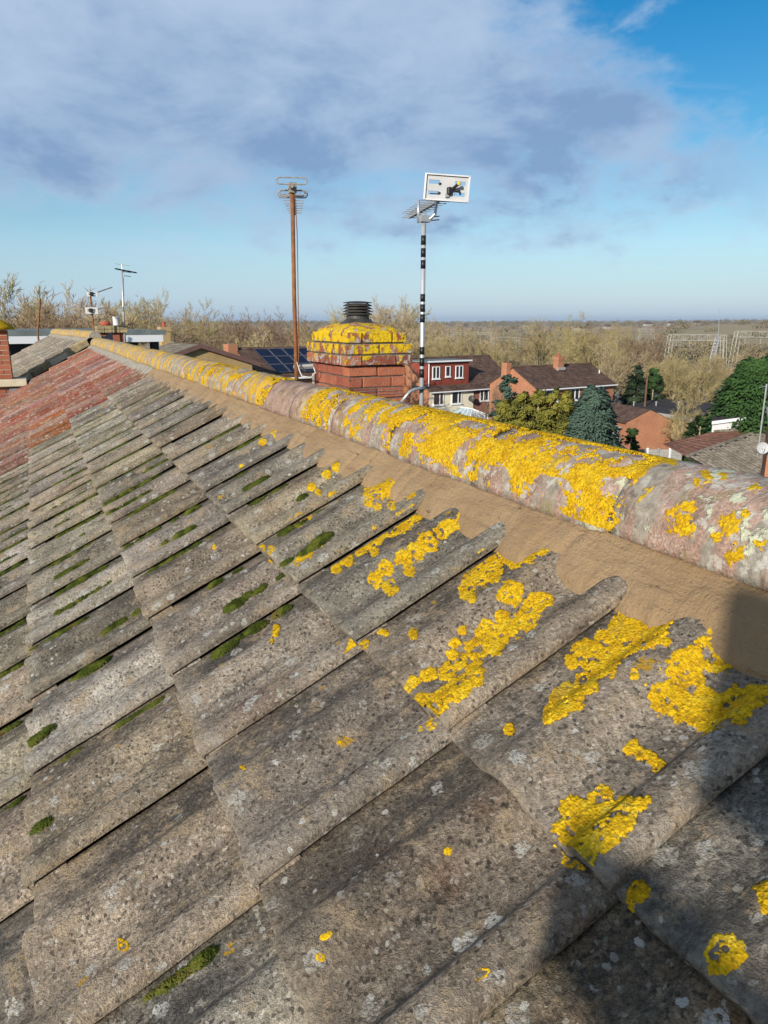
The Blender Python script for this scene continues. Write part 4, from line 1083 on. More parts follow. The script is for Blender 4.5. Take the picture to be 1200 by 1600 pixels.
ev('conifer', 'big dense green conifer at the right edge of the gardens', 1190, 562, 52, 50, MT_LEYLAND, egg, 14000, .30, 4, droop=.35)
ev('conifer', 'dark green conifer just above the big one, half out of frame', 1222, 552, 58, 44, MT_LEYLAND, egg, 9000, .34, 14, droop=.35)
for k, (px, t, w) in enumerate(((795, 624, 24), (822, 612, 24), (848, 608, 24), (874, 606, 22), (893, 612, 18))):
    ev('hedge_conifer', ['dullest golden conifer at the left end of the hedge row', 'second golden conifer from the left in the hedge row', 'middle golden conifer of the clipped hedge row', 'brightest golden conifer, second from the spruce', 'narrow golden conifer touching the blue spruce'][k], px, t, 42, w, MT_GOLD, col_, 4200, .20, 30+k)['group'] = 'golden conifers in a hedge row'
ev('evergreen_shrub', 'dark bluish evergreen shrub between cream house and hedge', 799, 585, 47, 25, MT_SPRUCE, blobby, 3000, .24, 8, cat='shrub')
ev('ivy_tree', 'dark ivy clad tree stump behind the flat roof, right of the bare tree', 1000, 572, 80, 15, MT_DKGREEN, blobby, 3500, .35, 9)
ev('ivy_tree', 'ivy covered trunk between the pale bare stems', 1030, 575, 82, 12, MT_IVY, col_, 2500, .32, 10)
ev('laurel', 'green laurel bush beside the white garage', 1112, 652, 56, 20, MT_IVY, blobby, 2600, .22, 11, cat='shrub')
ev('laurel', 'leafy bush under the orange garage gable', 1002, 668, 52, 10, MT_IVY, blobby, 1500, .2, 12, cat='shrub')
ev('evergreen_shrub', 'green bush growing above the solar roof ridge', 402, 528, 70, 14, MT_IVY, blobby, 1500, .3, 15, cat='shrub')

# ------------------------------------------------------------------ houses and outbuildings beyond
U_AZ = R_(80.5)
def house_frame(P, az=U_AZ):
    """x along the facade (to the right), y away from us, z up; origin at the front left corner on the ground"""
    u = Vector((math.sin(az), math.cos(az), 0)); v = Vector((-u.y, u.x, 0))
    return Matrix(((u.x, v.x, 0, P.x), (u.y, v.y, 0, P.y), (0, 0, 1, P.z), (0, 0, 0, 1)))
def stepped_slope(m, M, x0, x1, ya, za, yb, zb, n, lip=.03, th=.05):
    """roof slope of n overlapping courses from eave (ya, za) up to ridge (yb, zb)"""
    dy, dz = (yb-ya)/n, (zb-za)/n; L = math.hypot(dy, dz); ny, nz = -dz/L, dy/L
    if nz < 0: ny, nz = -ny, -nz
    for i in range(n):
        a = (ya+dy*i, za+dz*i); b = (ya+dy*(i+1.12), za+dz*(i+1.12)) if i < n-1 else (yb, zb)
        vs = []
        for x in (x0, x1):
            vs += [Vector((x, a[0]+ny*lip, a[1]+nz*lip)), Vector((x, b[0], b[1])), Vector((x, b[0]-ny*th, b[1]-nz*th)), Vector((x, a[0]-ny*th, a[1]-nz*th))]
        m.add([M @ v for v in vs], [(0, 1, 5, 4), (1, 2, 6, 5), (2, 3, 7, 6), (3, 0, 4, 7), (0, 3, 2, 1), (4, 5, 6, 7)])
def window(root, M, x0, x1, z0, z1, y=0.0, split=(.5,), sill=True, fr=.07, nm='window', bar=None):
    """white framed window set in the wall plane y (front faces -y)"""
    m = MB()
    for (a, b, c, d) in ((x0, x1, z0, z0+fr), (x0, x1, z1-fr, z1), (x0, x0+fr, z0+fr, z1-fr), (x1-fr, x1, z0+fr, z1-fr)): m.box((a, y-.07, c), (b, y+.02, d), M)
    for s in split: xc = x0+(x1-x0)*s; m.box((xc-fr*.6, y-.075, z0+fr), (xc+fr*.6, y+.02, z1-fr), M)
    w = m.build(nm, MT_UPVC, root)
    edges = [x0+fr]+[v for s in split for v in (x0+(x1-x0)*s-fr*.6, x0+(x1-x0)*s+fr*.6)]+[x1-fr]
    for k in range(0, len(edges), 2): g = MB(); g.box((edges[k]+.003, y-.025, z0+fr+.003), (edges[k+1]-.003, y-.005, z1-fr-.003), M); g.build('pane', MT_GLASS, w)
    if sill: g = MB(); g.box((x0-.06, y-.14, z0-.09), (x1+.06, y-.002, z0-.004), M); g.build('sill', MT_UPVC, w)
    return w
def small_stack(root, M, x, y, zb, h, w=.6, d=.6, mat=None, nm='chimney', pot=True):
    m = MB(); m.box((x-w/2, y-d/2, zb), (x+w/2, y+d/2, zb+h*.8), M); m.box((x-w/2-.05, y-d/2-.05, zb+h*.8), (x+w/2+.05, y+d/2+.05, zb+h), M); c = m.build(nm, mat or MT_FB_ORANGE, root)
    g = MB(); g.box((x-w/2-.09, y-d/2-.14, zb+h*.16), (x+w/2+.09, y-d/2-.02, zb+h*.34), M); g.build('flashing', MT_CONC, c)
    if pot: g = MB(); g.lathe([(.12, 0), (.13, .02), (.10, .05), (.09, .28), (.11, .30)], M @ Vector((x, y, zb+h)), 10); g.build('chimney_pot', MT_REDPOT, c)
    return c
def gable_house(name, label, P, L, D, eave, ridge, wall_front, wall_gable, roof_mat, wins=(), az=U_AZ, over=.35, courses=14, stacks=(), barge=None):
    root = empty(name, P); root.location = (0, 0, 0); tag(root, label, 'house'); M = house_frame(P, az)
    m = MB(); m.box((.02, 0, -1.2), (L-.02, D, eave), M); m.build('wall', wall_front, root)
    for x, nm in ((-.02, 'gable_wall'), (L-.23, 'gable_wall')):
        g = MB(); g.prism([M @ Vector(p) for p in ((x, .004, -1.2), (x, D-.004, -1.2), (x, D-.004, eave-.02), (x, D/2, ridge-.10), (x, .004, eave-.02))], M.to_3x3() @ Vector((.25, 0, 0))); g.build(nm, wall_gable, root)
    sl = (ridge-eave)/(D/2)
    m = MB(); stepped_slope(m, M, -.12, L+.12, -over, eave-over*sl, D/2, ridge, courses); stepped_slope(m, M, -.12, L+.12, D+over, eave-over*sl, D/2, ridge, courses); rf = m.build('roof', roof_mat, root)
    m = MB(); m.tube([M @ Vector((-.14, D/2, ridge+.02)), M @ Vector((L+.14, D/2, ridge+.02))], .11, 8); m.build('ridge', roof_mat, rf)
    g = MB(); g.tube([M @ Vector((-.1, -over-.05, eave-over*sl-.02)), M @ Vector((L+.1, -over-.05, eave-over*sl-.02))], .06, 8); g.build('gutter', MT_UPVC, rf)
    if barge:
        for x in (-.16, L+.10):
            for sgn in (0, 1):
                ya, yb = (-over, D/2) if sgn == 0 else (D+over, D/2)
                b = MB(); b.prism([M @ Vector((x, ya, eave-over*sl-.20)), M @ Vector((x, yb, ridge-.20)), M @ Vector((x, yb, ridge+.03)), M @ Vector((x, ya, eave-over*sl+.03))], M.to_3x3() @ Vector((.05, 0, 0))); b.build('bargeboard', barge, rf)
    for wn in wins: window(root, M, *wn)
    for (x, y, zb, h, w) in stacks: small_stack(root, M, x, y, zb, h, w, w)
    return root, M
# house A: cream front with a red tile-hung dormer; its neighbour in red brick
def house_A():
    d = 70; P = at(672, 504, d); P.z = ground_z(P.x, P.y); e = at(672, 610, d).z-P.z; L = 5.6
    rd = e+2.75
    root, M = gable_house('dormer_house', 'cream rendered house with red tile hung dormer and white windows right of the chimney', P, L, 8.2, e, rd, MT_RENDER, MT_FB_ORANGE, MT_ROOF_BROWN,
        [(.5, 1.75, e-1.45, e-.25, -.01, (.62,)), (2.75, 4.0, e-1.45, e-.25, -.01, (.66,)), (.5, 1.9, e-4.2, e-2.9, -.01, (.5,))], over=.30)
    m = MB(); m.box((.18, .55, e+.05), (L-.30, 4.2, e+2.52), M); dm = m.build('dormer', MT_HUNGTILE, root)
    for k in range(13): g = MB(); zz = e+.12+k*.18; g.box((.16, .52+.0, zz), (L-.28, .548, zz+.165), M); g.build('tile_course', MT_HUNGTILE, dm)
    m = MB(); m.box((.0, .25, e+2.525), (L-.1, 4.3, e+2.66), M); m.build('dormer_roof', MT_FLATROOF, root)
    m = MB(); m.box((-.02, .22, e+2.56), (L-.08, .248, e+2.70), M); m.build('fascia', MT_UPVC, root)
    m = MB(); m.tube([M @ Vector((.30, .45, e+2.55)), M @ Vector((.30, .45, e+.0))], .055, 8); m.build('downpipe', MT_UPVC, root)
    for (a, b, z0, z1, sp) in ((.75, 1.65, 1.0, 2.15, (.5,)), (2.35, 2.95, 1.15, 2.15, ()), (3.6, 4.55, .98, 2.15, (.5,))): window(root, M, a, b, e+z0, e+z1, .51, sp)
    # conservatory with a hipped glass roof in front
    cons = empty('conservatory', (0, 0, 0)); tag(cons, 'glass conservatory with white roof bars in front of the cream house', 'conservatory')
    x0, x1, y0, y1, h0, h1 = 2.2, 5.4, -3.4, -.12, 2.15, 3.0
    m = MB(); m.box((x0, y0, -1), (x1, y1, .6), M); m.build('base_wall', MT_FB_RED, cons)
    A, B, C_, D_ = (x0, y0, h0), (x1, y0, h0), (x1, y1, h0), (x0, y1, h0); E1, E2 = ((x0+x1)/2, y0+1.5, h1), ((x0+x1)/2, y1, h1)
    for nm, poly in (('roof_glass', (A, B, E1)), ('roof_glass', (B, C_, E2, E1)), ('roof_glass', (D_, A, E1, E2)), ('wall_glass', ((x0, y0, .6), (x1, y0, .6), B, A)), ('wall_glass', ((x0, y1, .6), (x0, y0, .6), A, D_)), ('wall_glass', ((x1, y0, .6), (x1, y1, .6), C_, B))):
        m = MB(); pp = [M @ Vector(p) for p in poly]; n = (pp[1]-pp[0]).cross(pp[2]-pp[0]).normalized(); m.prism(pp, n*.03); m.build(nm, MT_CONSGLASS, cons)
    def bar(a, b, r=.055): m = MB(); m.tube([M @ Vector(a), M @ Vector(b)], r, 6); m.build('roof_bar', MT_UPVC, cons)
    for a, b in ((A, E1), (B, E1), (E1, E2), (A, B), (B, C_), (D_, A)): bar(a, b, .08)
    for k in range(1, 4):
        f = k/4; bar(tuple(np.array(D_)*(1-f)+np.array(A)*f), tuple(np.array(E2)*(1-f)+np.array(E1)*f)); bar(tuple(np.array(C_)*(1-f)+np.array(B)*f), tuple(np.array(E2)*(1-f)+np.array(E1)*f))
    for k in range(1, 4): f = k/4; bar(tuple(np.array(A)*(1-f)+np.array(B)*f), E1)
    dish = empty('satellite_dish', (0, 0, 0)); tag(dish, 'dark satellite dish on the right corner of the cream wall', 'satellite dish')
    c = M @ Vector((4.9, -.5, e-1.0)); m = MB()
    rings = [(0.02, .10), (.18, .07), (.30, 0)]; V = []; F = []
    ax = Vector((-.5, -.75, .3)).normalized(); a_ = ax.cross(Vector((0, 0, 1))).normalized(); b_ = a_.cross(ax)
    for (r, z) in rings:
        for k in range(14): t = 6.283*k/14; V.append(c+a_*(r*math.cos(t))+b_*(r*1.1*math.sin(t))-ax*z)
    for i in range(2):
        for k in range(14): F.append((i*14+k, i*14+(k+1) % 14, (i+1)*14+(k+1) % 14, (i+1)*14+k))
    F.append(tuple(range(14))[::-1]); m.add(V, F); m.build('bowl', MT_COWL, dish, True)
    m = MB(); m.tube([c-ax*.08, M @ Vector((4.9, .02, e-1.1))], .03, 6); m.tube([c-b_*.2, c+ax*.35], .015, 5); m.build('arm', MT_COWL, dish)
    # neighbour to the right
    P2 = M @ Vector((L+.01, .12, 0)); P2.z = P.z
    gable_house('brick_house', 'red brick house with brown tiled roof adjoining the cream dormer house', P2, 5.6, 8.0, e, rd+.02, MT_FB_RED, MT_FB_RED, MT_ROOF_BROWN, [(.9, 2.5, e-1.4, e-.2, -.01, (.3, .7)), (3.4, 4.8, e-1.4, e-.2, -.01, (.5,))], over=.30)
house_A()
def house_B():
    d = 66; P = at(843, 504, d); P.z = ground_z(P.x, P.y); e = at(843, 606, d).z-P.z
    L = 10.4; D = 5.9
    root, M = gable_house('brick_house', 'orange brick house with long brown tiled roof and two chimneys behind the hedge', P, L, D, e, e+1.6, MT_FB_ORANGE, MT_FB_ORANGE, MT_ROOF_BROWN, [(7.4, 8.9, e-1.35, e-.3, -.01, (.5,)), (1.2, 2.8, e-1.35, e-.3, -.01, (.5,)), (4.4, 5.6, e-1.35, e-.3, -.01, (.5,))], over=.35)
    small_stack(root, M, 5.3, D/2-.55, e+1.0, 1.45, .8, .6)
    small_stack(root, M, -.26, D*.60, 0, e+2.0, .45, .6, pot=False)
    m = MB(); m.tube([M @ Vector((9.3, .9, e+.85)), M @ Vector((9.3, .9, e+1.15))], .05, 6); m.build('vent_pipe', MT_UPVC, root)
house_B()
def solar_house():
    d = 46; P = at(407, 504, d); P.z = ground_z(P.x, P.y); e = at(407, 589, d).z-P.z
    L = 9.5; D = 7.4; rd = at(394, 546, d+3.4).z-P.z
    root, M = gable_house('solar_roof_house', 'orange brick house with dark solar panels on its brown roof left of the chimney', P, L, D, e, rd, MT_FB_ORANGE, MT_FB_ORANGE, MT_ROOF_BROWN, [(1, 2.4, e-1.5, e-.3, -.01, (.5,))], over=.3)
    small_stack(root, M, -.36, D*.52, 0, rd+.35, .55, .7, pot=False)
    sl = (rd-e)/(D/2); n = Vector((0, -sl, 1)).normalized(); t = Vector((0, 1, sl)).normalized()
    arr = empty('solar_array', (0, 0, 0)); tag(arr, 'grid of dark blue solar panels lying on the brown roof', 'solar panels')
    for r in range(3):
        for c in range(6):
            o = Vector((1.05+c*1.02, .25, e+.25*sl))+t*(r*1.18)+n*.12; q = [o, o+Vector((.98, 0, 0)), o+Vector((.98, 0, 0))+t*1.12, o+t*1.12]
            m = MB(); m.prism([M @ p for p in q], M.to_3x3() @ (n*-.04)); pn = m.build('solar_panel', MT_SOLAR, arr)
            f = MB(); w = .022
            for (a, b, u) in ((q[0], q[1], t), (q[3]-t*w, q[2]-t*w, t), (q[0], q[3], Vector((1, 0, 0))), (q[1]-Vector((w, 0, 0)), q[2]-Vector((w, 0, 0)), Vector((1, 0, 0)))):
                f.prism([M @ (p+n*.004) for p in (a, b, b+u*w, a+u*w)], M.to_3x3() @ (n*.012))
            f.build('frame', MT_SFRAME, pn)
solar_house()
def yellow_house():
    d = 44; A = at(311, 534, d); az = U_AZ-math.pi/2              # gable end turned to us
    e = at(352, 566, d).z; W_ = 6.4; u = Vector((math.sin(U_AZ), math.cos(U_AZ), 0)); v = Vector((-u.y, u.x, 0)); gz = ground_z(A.x, A.y)
    M = Matrix(((v.x, -u.x, 0, A.x+u.x*W_/2), (v.y, -u.y, 0, A.y+u.y*W_/2), (0, 0, 1, gz), (0, 0, 0, 1)))
    root = empty('gable_house', (0, 0, 0)); tag(root, 'yellow brick house end with brown bargeboards above the ridge on the left', 'house')
    L = 8.0; ev_, rd = e-gz, A.z-gz-.15
    m = MB(); m.prism([M @ Vector(p) for p in ((0, 0, -1), (0, W_, -1), (0, W_, ev_), (0, W_/2, rd-.05), (0, 0, ev_))], M.to_3x3() @ Vector((L, 0, 0))); m.build('wall', MT_FB_YELLOW, root)
    sl = (rd-ev_)/(W_/2); m = MB(); stepped_slope(m, M, -.25, L+.25, -.4, ev_-.4*sl, W_/2, rd, 12); stepped_slope(m, M, -.25, L+.25, W_+.4, ev_-.4*sl, W_/2, rd, 12); rf = m.build('roof', MT_ROOF_GREY, root)
    for s in (0, 1):
        ya, yb = (-.42, W_/2) if s == 0 else (W_+.42, W_/2)
        b = MB(); b.prism([M @ Vector((-.30, ya, ev_-.42*sl-.20)), M @ Vector((-.30, yb, rd-.20)), M @ Vector((-.30, yb, rd+.06)), M @ Vector((-.30, ya, ev_-.42*sl+.05))], M.to_3x3() @ Vector((.06, 0, 0))); b.build('bargeboard', MT_BARGE, rf)
    small_stack(root, M, 5.0, W_/2+.3, rd-.4, 1.35, .55, .55, MT_FB_YELLOW)
yellow_house()
def flat_block():
    """flat roofed dormer block standing behind the far roofs"""
    d = 25; P = at(-40, 504, d); Q = at(253, 504, d+1.5); u = (Q-P); L = u.length; az = math.atan2(u.x, u.y)
    P.z = ground_z(P.x, P.y); M = house_frame(P, az); z1 = at(120, 524.5, d+.7).z-P.z
    root = empty('flat_roof_house', (0, 0, 0)); tag(root, 'dark clad block with white fascia and flat grey roof behind the far roofs', 'house')
    m = MB(); m.box((0, .5, -1), (L-.7, 7, z1-.20), M); m.build('wall', MT_DKWALL, root)
    m = MB(); m.box((0, .0, z1+.003), (L+.12, 7.4, z1+.17), M); m.build('roof', MT_FLATROOF, root)
    m = MB(); m.box((0, .0, z1-.22), (L, 7.2, z1), M); m.build('fascia', MT_UPVC, root)
    m = MB(); m.box((L-.28, .3, -1), (L-.05, .53, z1-.223), M); m.build('corner_post', MT_DKWALL, root)
    window(root, M, 3.0, 5.2, z1-1.7, z1-.5, .48, (.5,))
flat_block()
def outbuildings():
    # dark flat-roofed building
    z = at(1040, 640, 72).z; A, B, C_, D_ = at_z(968, 636, z), at_z(1098, 654, z), at_z(1150, 634, z), at_z(1030, 622, z)
    root = empty('flat_roof_building', (0, 0, 0)); tag(root, 'long low building with dark flat felt roof among the trees', 'building')
    m = MB(); m.prism([A, B, C_, D_], (0, 0, -.35)); m.build('roof', MT_DKROOF, root)
    cen = (A+B+C_+D_)/4; gz = ground_z(cen.x, cen.y)-.6
    m = MB(); m.prism([p.lerp(cen, .04)+Vector((0, 0, -.353)) for p in (A, B, C_, D_)], (0, 0, gz-z)); m.build('wall', MT_FB_YELLOW, root)
    m = MB(); m.prism([p.lerp(cen, -.004)+Vector((0, 0, -.03)) for p in (A, B)]+[B.lerp(cen, -.004)+Vector((0, 0, -.34)), A.lerp(cen, -.004)+Vector((0, 0, -.34))], (B-A).cross(Vector((0, 0, 1))).normalized()*.05); m.build('fascia', MT_CONC, root)
    for px in (990, 1025, 1060): 
        c = at_z(px, 634, z); m = MB(); m.lathe([(.06, 0), (.06, .3), (.11, .32), (.11, .38), (.02, .42)], c, 8); m.build('vent', MT_CONC, root)
    # garage with orange gable
    d = 58; P = at(993, 504, d); P.z = ground_z(P.x, P.y); u = Vector((math.sin(R_(100)), math.cos(R_(100)), 0)); v = Vector((-u.y, u.x, 0)); W_ = 3.9
    M = Matrix(((v.x, u.x, 0, P.x), (v.y, u.y, 0, P.y), (0, 0, 1, P.z), (0, 0, 0, 1)))
    ev_ = at(994, 661, d).z-P.z; rd = at(1026, 644, d).z-P.z
    root = empty('garage', (0, 0, 0)); tag(root, 'garage with a plain orange brick gable end behind the grey fence', 'garage')
    m = MB(); m.prism([M @ Vector(p) for p in ((0, 0, -1), (0, W_, -1), (0, W_, ev_), (0, W_/2, rd), (0, 0, ev_))], M.to_3x3() @ Vector((.25, 0, 0))); m.build('gable_wall', MT_FB_ORANGE, root)
    m = MB(); m.box((.25, .004, -1), (7, W_-.004, ev_-.01), M); m.build('wall', MT_FB_ORANGE, root)
    sl = (rd-ev_)/(W_/2); m = MB(); stepped_slope(m, M, .03, 7.2, -.2, ev_-.2*sl+.04, W_/2, rd+.04, 9, .02, .03); stepped_slope(m, M, .03, 7.2, W_+.2, ev_-.2*sl+.04, W_/2, rd+.04, 9, .02, .03); m.build('roof', MT_ROOF_BROWN, root)
    c = M @ Vector((3.0, -.9, 0)); m = MB(); m.lathe([(.09, 0), (.09, ev_+.5), (.14, ev_+.52), (.14, ev_+.75), (.04, ev_+.8)], c, 10); m.build('flue', MT_POT, root)
    # lean-to in front of the garage, flat and pale
    root = empty('lean_to', (0, 0, 0)); tag(root, 'pale flat roofed lean-to between the blue spruce and the garage', 'shed')
    m = MB(); m.box((.6, -2.6, -1), (5.5, -.3, ev_-.5), M); m.build('wall', MT_CONC, root)
    m = MB(); m.box((.4, -2.8, ev_-.497), (5.7, -.21, ev_-.36), M); m.build('roof', MT_CONC, root)
    # fence of grey panels between concrete posts
    root = empty('panel_fence', (0, 0, 0)); tag(root, 'grey panel fence with pale posts below the orange gable', 'fence')
    f0, f1 = at(975, 504, 52), at(1085, 504, 54); n = 6
    for i in range(n+1):
        p = f0.lerp(f1, i/n); gz = ground_z(p.x, p.y); m = MB(); m.box((p.x-.06, p.y-.06, gz-.3), (p.x+.06, p.y+.06, gz+1.95)); m.build('post', MT_UPVC if i % 2 else MT_CONC, root)
        if i < n:
            q = f0.lerp(f1, (i+1)/n); dd = (q-p).normalized(); a = p+dd*.08; b = q-dd*.08
            for k in range(9): m = MB(); m.prism([Vector((a.x, a.y, gz+.05+k*.2)), Vector((b.x, b.y, gz+.05+k*.2)), Vector((b.x, b.y, gz+.235+k*.2)), Vector((a.x, a.y, gz+.235+k*.2))], dd.cross(Vector((0, 0, 1)))*.03); m.build('slat', MT_CONC, root)
    # white garage
    z = at(1150, 654, 50).z; root = empty('garage', (0, 0, 0)); tag(root, 'white walled garage with sloping dark roof below the big conifer', 'garage')
    A, B = at(1131, 504, 49), at(1181, 504, 50.5); u = (B-A).normalized(); v = Vector((-u.y, u.x, 0)); L = (B-A).length; gz = ground_z(A.x, A.y)
    M = Matrix(((u.x, v.x, 0, A.x), (u.y, v.y, 0, A.y), (0, 0, 1, gz), (0, 0, 0, 1))); h0 = at(1131, 660, 49).z-gz; h1 = at(1181, 653, 50.5).z-gz
    m = MB(); m.prism([M @ Vector(p) for p in ((0, 0, -1), (L, 0, -1), (L, 0, h1), (0, 0, h0))], Vector((.755, .656, 0))*4); m.build('wall', MT_WHITEWALL, root)
    m = MB(); m.prism([M @ Vector(p) for p in ((-.15, -.12, h0+.004), (L+.1, -.12, h1+.004), (L+.1, -.12, h1+.12), (-.15, -.12, h0+.12))], Vector((.755, .656, 0))*4.3); m.build('roof', MT_DKROOF, root)
    m = MB(); m.prism([M @ Vector(p) for p in ((-.16, -.15, h0-.14), (L+.11, -.15, h1-.14), (L+.11, -.15, h1+.06), (-.16, -.15, h0+.06))], M.to_3x3() @ Vector((0, .026, 0))); m.build('fascia', MT_UPVC, root)
    # sheds by the wood
    for (px, d, w, lab) in ((975, 86, 2.6, 'grey shed with sheet roof left of the dark flat roof'), (1008, 84, 4.2, 'long pale shed behind the dark flat roof')):
        p = on_ground(px, d); root = empty('shed', (0, 0, 0)); tag(root, lab, 'shed', None); h = at(px, 617, d).z-p.z
        m = MB(); m.box((p.x-w/2, p.y-1.2, p.z-.5), (p.x+w/2, p.y+1.2, p.z+h-.15)); m.build('wall', MT_CONC, root)
        m = MB(); m.prism([(p.x-w/2-.15, p.y-1.4, p.z+h-.147), (p.x+w/2+.15, p.y-1.4, p.z+h-.147), (p.x+w/2+.15, p.y+1.4, p.z+h+.25), (p.x-w/2-.15, p.y+1.4, p.z+h+.25)], (0, 0, .06)); m.build('roof', MT_CONC, root)
outbuildings()

def bungalow():
    """hipped brown roof low on the right, its pantiled hip end turned to us"""
    zr = CZ-6.5; ze = zr-.7
    C1 = at_z(1193, 672, zr); B1 = at_z(1114, 675, zr)
    D1 = at_z(1074, 714, ze); A1 = at_z(1035, 704, ze); E1 = at_z(1200, 740, CZ-7.8)
    root = empty('bungalow', (0, 0, 0)); tag(root, 'bungalow with hipped brown roof and coarse pantiles at lower right', 'bungalow')
    def facet(poly, mat, nm): m = MB(); m.slab(poly, .08); return m.build(nm, mat, root)
    n1 = (B1-C1).cross(D1-C1).normalized(); n1 = n1 if n1.z > 0 else -n1
    # project A on the plane of the brown slope
    A1 = A1-Vector((0, 0, 1))*((A1-C1).dot(n1)/n1.z)
    m = MB(); rows = 13
    for i in range(rows):
        f0, f1 = i/rows, (i+1.15)/rows if i < rows-1 else 1
        a, b, c, d_ = A1.lerp(B1, f0), D1.lerp(C1, f0), D1.lerp(C1, f1), A1.lerp(B1, f1)
        m.prism([a+n1*.035, b+n1*.035, c, d_], -n1*.06)
    m.build('roof_slope', MT_ROOF_BUNG, root)
    # hip end: pantiles modelled row by row
    n2 = (C1-D1).cross(E1-D1).normalized(); n2 = n2 if n2.z > 0 else -n2
    hor = Vector((0, 0, 1)).cross(n2).normalized()
    if hor.dot(E1-D1) < 0: hor = -hor
    dn = n2.cross(hor).normalized()
    if dn.z > 0: dn = -dn
    Lh = 17; hip = (D1-C1)
    m = MB(); base = C1
    m.slab([C1, D1, D1+dn*5, C1+hor*8+dn*8, C1+hor*8], .06); m.build('roof_slope', MT_DKROOF, root)
    hu, hv = hip.dot(hor), hip.dot(dn)
    cnt = 0
    for r in range(22):
        v = r*.34
        u0 = hu*(v/hv) if v < hv else hu
        m = MB(); k0 = math.ceil(u0/.33)
        for k in range(k0, k0+26):
            if k*.33 > 7.5: break
            c = base+hor*(k*.33)+dn*v+n2*.05
            pts = []
            for (a, h) in ((0, 0), (.05, .055), (.12, .075), (.19, .055), (.24, .01), (.31, 0)): pts.append(c+hor*a+n2*h)
            b = len(m.v); q = [p+dn*.36+n2*.035 for p in pts]; m.add(pts+q+[p-n2*.05 for p in q], [(i, i+1, i+7, i+6) for i in range(5)]+[(i+6, i+7, i+13, i+12) for i in range(5)])
        if m.v: m.build('tile_course', MT_ROOF_GREY, root)
    for a, b, r in ((C1, D1, .11), (C1, B1, .11)): m = MB(); m.tube([a+Vector((0, 0, .05)), b+Vector((0, 0, .05))], r, 8); m.build('hip_ridge', MT_ROOF_GREY, root)
    cen = (A1+D1+C1+B1)/4+hor*3; m = MB(); gz = ground_z(cen.x, cen.y)
    m.prism([Vector((p.x, p.y, ze-1.3)) for p in (A1.lerp(cen, .2), D1.lerp(cen, .2), C1+hor*3, B1)], (0, 0, gz-ze)); m.build('wall', MT_FB_RED, root)
    # brick house at the very edge with a dish and aerial
    root = empty('brick_house', (0, 0, 0)); tag(root, 'slice of orange brick wall with a satellite dish at the right edge', 'house')
    P = at(1226, 504, 27); gz = ground_z(P.x, P.y); M = house_frame(Vector((P.x, P.y, gz)), R_(141)); zt = at(1192, 661, 27).z-gz
    m = MB(); m.box((0, 0, -1), (5, 4, zt), M); m.build('wall', MT_FB_ORANGE, root)
    m = MB(); m.box((-.1, -.1, zt+.003), (5.1, 4.1, zt+.12), M); m.build('coping', MT_CONC, root)
    dish = empty('satellite_dish', (0, 0, 0)); tag(dish, 'pale grey satellite dish on the brick wall at the right edge', 'satellite dish')
    c = at(1192, 700, 26.4); ax = Vector((-.55, -.8, .25)).normalized(); a_ = ax.cross(Vector((0, 0, 1))).normalized(); b_ = a_.cross(ax); V = []; F = []
    for (r, z) in ((.01, .06), (.12, .045), (.19, 0)):
        for k in range(18): t = 6.283*k/18; V.append(c+a_*(r*math.cos(t))+b_*(r*math.sin(t))-ax*z)
    for i in range(2):
        for k in range(18): F.append((i*18+k, i*18+(k+1) % 18, (i+1)*18+(k+1) % 18, (i+1)*18+k))
    F.append(tuple(range(18))[::-1]); m = MB(); m.add(V, F); m.build('bowl', MT_PLATE, dish, True)
    m = MB(); m.tube([c-ax*.05, c-ax*.1-Vector((0, 0, .3))], .02, 6); m.tube([c-b_*.18, c+ax*.25], .008, 5); m.build('arm', MT_STEEL, dish)
    mast = empty('aerial_mast', (0, 0, 0)); tag(mast, 'thin grey aerial mast beside the brick wall at the right edge', 'aerial')
    b0, b1 = at(1191, 712, 26.6), at(1198, 600, 26.6); b0 = Vector((b1.x, b1.y, b0.z)); m = MB(); m.tube([b0, b1], .025, 8); m.build('pole', MT_STEEL, mast)
    m = MB(); m.tube([b1+Vector((-.3, 0, -.1)), b1+Vector((.4, .3, -.1))], .012, 5); m.build('boom', MT_STEEL, mast)
bungalow()

